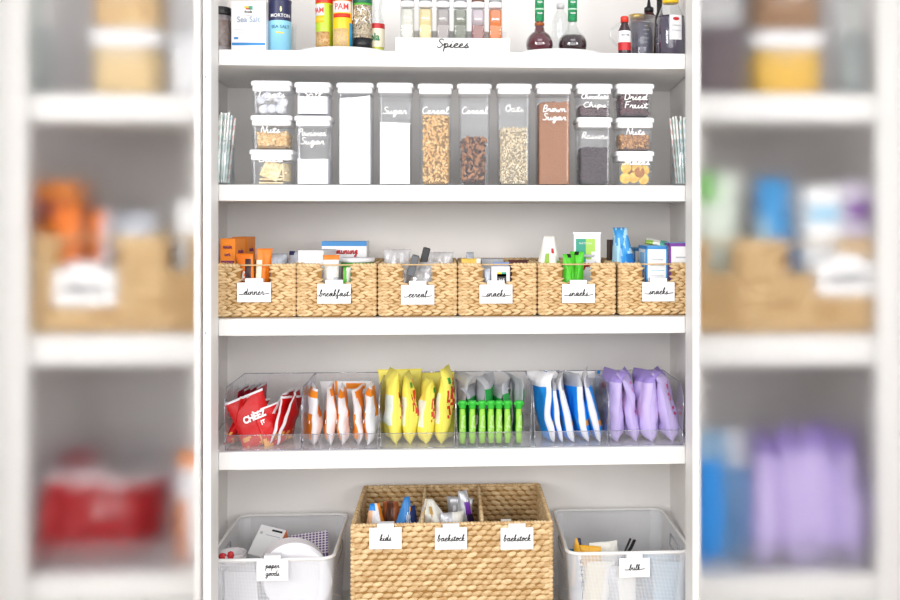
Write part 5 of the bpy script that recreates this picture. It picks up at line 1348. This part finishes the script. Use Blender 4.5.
sidebag(98, 210, YP + .09, .10, .05, zb, [OR, SILV], lambda u, v, s: 1 if u > .5 else 0, 'blurred second orange wrapper near the middle of the left panel', 502, -15)
sidebag(132, 212, YP + .12, .15, .06, zb, [SILV], lambda u, v, s: 0, 'blurred grey foil bag at the right edge of the left basket', 503)
sidebox(176, 204, 200, 0, YP + .08, .2, WHC, 'plain_carton', 'blurred white carton near the stile behind the left panel', z=zb)
# left: canisters on top
def bigcan(px0, px1, py0, z, lab, fillm, lv, h2=None):
    Y = YP; x0, x1 = max(PX(px0, Y), -9), PX(px1, Y); w = x1 - x0; h = PZ((px0 + px1) / 2, py0, Y) - z
    t = thing('food_canister', lab, 'canister', ((x0 + x1) / 2, Y + w / 2, z), group='large canisters behind the frosted panels')
    G().lathe([(w / 2 - .01, 0), (w / 2 - .004, .004), (w / 2 - .004, h - .05)], 28, None, 0, sq=9, cap=False).build('body', CLEAR, t)
    G().lathe([(w / 2 - .014, .004), (w / 2 - .012, .006), (w / 2 - .012, h * lv), (.002, h * lv)], 28, None, 0, sq=9).build('fill', fillm, t)
    G().lathe([(w / 2 - .003, h - .05), (w / 2, h - .045), (w / 2, h - .004), (w / 2 - .006, h)], 28, None, 0, sq=9).build('lid', LIDW, t)
    return t
NUTM = mat('big_nuts', '#d9a868', .8, .2, 30, c2='#f0d3a0')
c0 = bigcan(86, 160, 28, Lz[0], 'blurred canister of pale crackers behind the left frosted panel', mat('big_crackers', '#dfc391', .8, .15, 20), .72)
bigcan(86, 160, -35, Lz[0] + (PZ(123, 28, YP) - Lz[0]) + .001, 'blurred canister of nuts above the crackers behind the left panel', NUTM, .6)
bigcan(166, 206, -33, Lz[0], 'blurred canister of white powder beside the stile behind the left panel', mat('big_powder', '#f4f4f6', .9, .02), .5)
jar = thing('straw_jar', 'blurred jar of pale straws at the left edge behind the left panel', 'jar', (PX(36, YP + .06), YP + .08, Lz[0]))
G().lathe([(.045, 0), (.05, .006), (.05, .2), (.046, .2), (.046, .01), (.003, .008)], 28).build('glass', GLASS, jar)
for k in range(7):
    a = k * 2.4; r = .028 * sqrt((k + .5) / 7)
    g = G(); g.tube([(r * cos(a), r * sin(a), .012), (r * 2 * cos(a), r * 2 * sin(a), .34)], .007, 8); g.build('straw', straw_mat(STR[k % 4][0], STR[k % 4][1]), jar)
# left: bin of red bags
bn2 = copy_tree(bn); bn2.scale = (1.95, 1.5, 1.9); bn2.location = (PX(104, YP), YP + .21, Lz[2]); bn2['label'] = 'blurred clear bin of red bags behind the left frosted panel'; bn2['group'] = 'clear bins behind the frosted panels'
for k, (px, pt, rz, ln) in enumerate(((62, 470, 60, .2), (82, 478, 30, .25), (108, 476, 10, .22), (128, 484, 30, .2), (146, 474, 60, .15))):
    sidebag(px - 6, pt, YP + .10 + .012 * k, .2, .07, Lz[2] + .006, [film('deep_red_bag', '#a01a22'), WB, FOODF], lambda u, v, s, k=k: 1 if v > .96 or (k == 2 and abs(v - .62) < .07 and abs(u) < .5) else 0, 'blurred red bag behind the left panel, %s of five' % ('leftmost', 'second', 'middle', 'fourth', 'rightmost')[k], 510 + k, rz, ln, 'red bags behind the left frosted panel')
for k, px in enumerate((66, 84)):
    sidebag(px, 450, YP + .33, .07, .04, Lz[2] + .006, [RB2], lambda u, v, s: 0, 'blurred upright crimson bag at the back, %s' % ('left one', 'right one')[k], 520 + k, 0, 0, 'crimson bags behind the left frosted panel')
sidebag(196, 452, YP + .08, .11, .08, Lz[2] + .006, [WB, OB], lambda u, v, s: 1 if u < -.3 and v < .6 or v > .86 else 0, 'blurred white and orange bag beside the stile behind the left panel', 523)
# right
zb = Rz[1] + .02
sidebag(716, 172, YP + .14, .15, .07, zb, [film('mint_white', '#dfe9dd'), film('soft_green', '#7ec069')], lambda u, v, s: 1 if u < 0 and v > .8 else 0, 'blurred pale green and white carton bag by the right stile', 530)
sidebag(772, 178, YP + .14, .15, .09, zb, [film('sky_blue', '#3c97d8', .22), film('pale_sky', '#a9d4ee', .22)], lambda u, v, s: 1 if u < -.3 and v < .7 else 0, 'blurred blue pouch behind the right frosted panel', 531, taper=.35)
sidebox(806, 842, 186, 0, YP + .06, .2, WHC, 'snack_carton', 'blurred white and blue carton behind the right frosted panel', z=zb, top=LBLU)
sidebox(846, 872, 182, 0, YP + .06, .2, mat('lilac_white', '#dcd3e8', .5), 'snack_carton', 'blurred white and violet carton at the edge of the right panel', z=zb, top=VIOL)
bigcan(754, 828, 30, Rz[0], 'blurred canister of yellow slices behind the right frosted panel', mat('big_lemon', '#e6b84a', .7, .1, 20), .70)
bigcan(754, 828, -30, Rz[0] + (PZ(790, 30, YP) - Rz[0]) + .001, 'blurred canister of brown nuts above the yellow slices', mat('big_brown_nuts', '#9a7450', .8, .2, 20), .66)
bigcan(700, 748, -33, Rz[0], 'blurred canister of dark raisins beside the right stile', mat('big_raisins', '#6a5c62', .8, .1, 20), .55)
jr = copy_tree(jar); jr.location.x = PX(855, YP + .06); jr.location.z = Rz[0]; jr['label'] = 'blurred jar of pale straws at the right edge behind the right panel'
bn3 = copy_tree(bn); bn3.scale = (2.0, 1.5, 1.9); bn3.location = (PX(806, YP), YP + .21, Rz[2]); bn3['label'] = 'blurred clear bin of lilac bags behind the right frosted panel'; bn3['group'] = 'clear bins behind the frosted panels'
for k, (px, pt, rz) in enumerate(((768, 426, 60), (794, 424, 70), (824, 422, 30), (852, 426, 70))):
    sidebag(px, pt, YP + .12, .2, .11, Rz[2] + .006, [LB, MAG, DLB], lambda u, v, s, k=k: 2 if v > .82 or (u > .3 and s < 0) else 0, 'blurred lilac bag behind the right panel, %s of four' % ('leftmost', 'second', 'third', 'rightmost')[k], 540 + k, rz, -.06, 'lilac bags behind the right frosted panel', twist=.3 * (-1) ** k)
sidebag(712, 430, YP + .10, .13, .09, Rz[2] + .006, [film('grey_blue', '#86a9c8'), BB], lambda u, v, s: 1 if u < .2 and v < .8 else 0, 'blurred blue bag beside the right stile', 550, 20)
sidebag(740, 428, YP + .12, .10, .06, Rz[2] + .006, [SB, film('soft_blue', '#5d92c2')], lambda u, v, s: 1 if v < .7 else 0, 'blurred silver and blue bag left of the lilac bags', 551, 20)
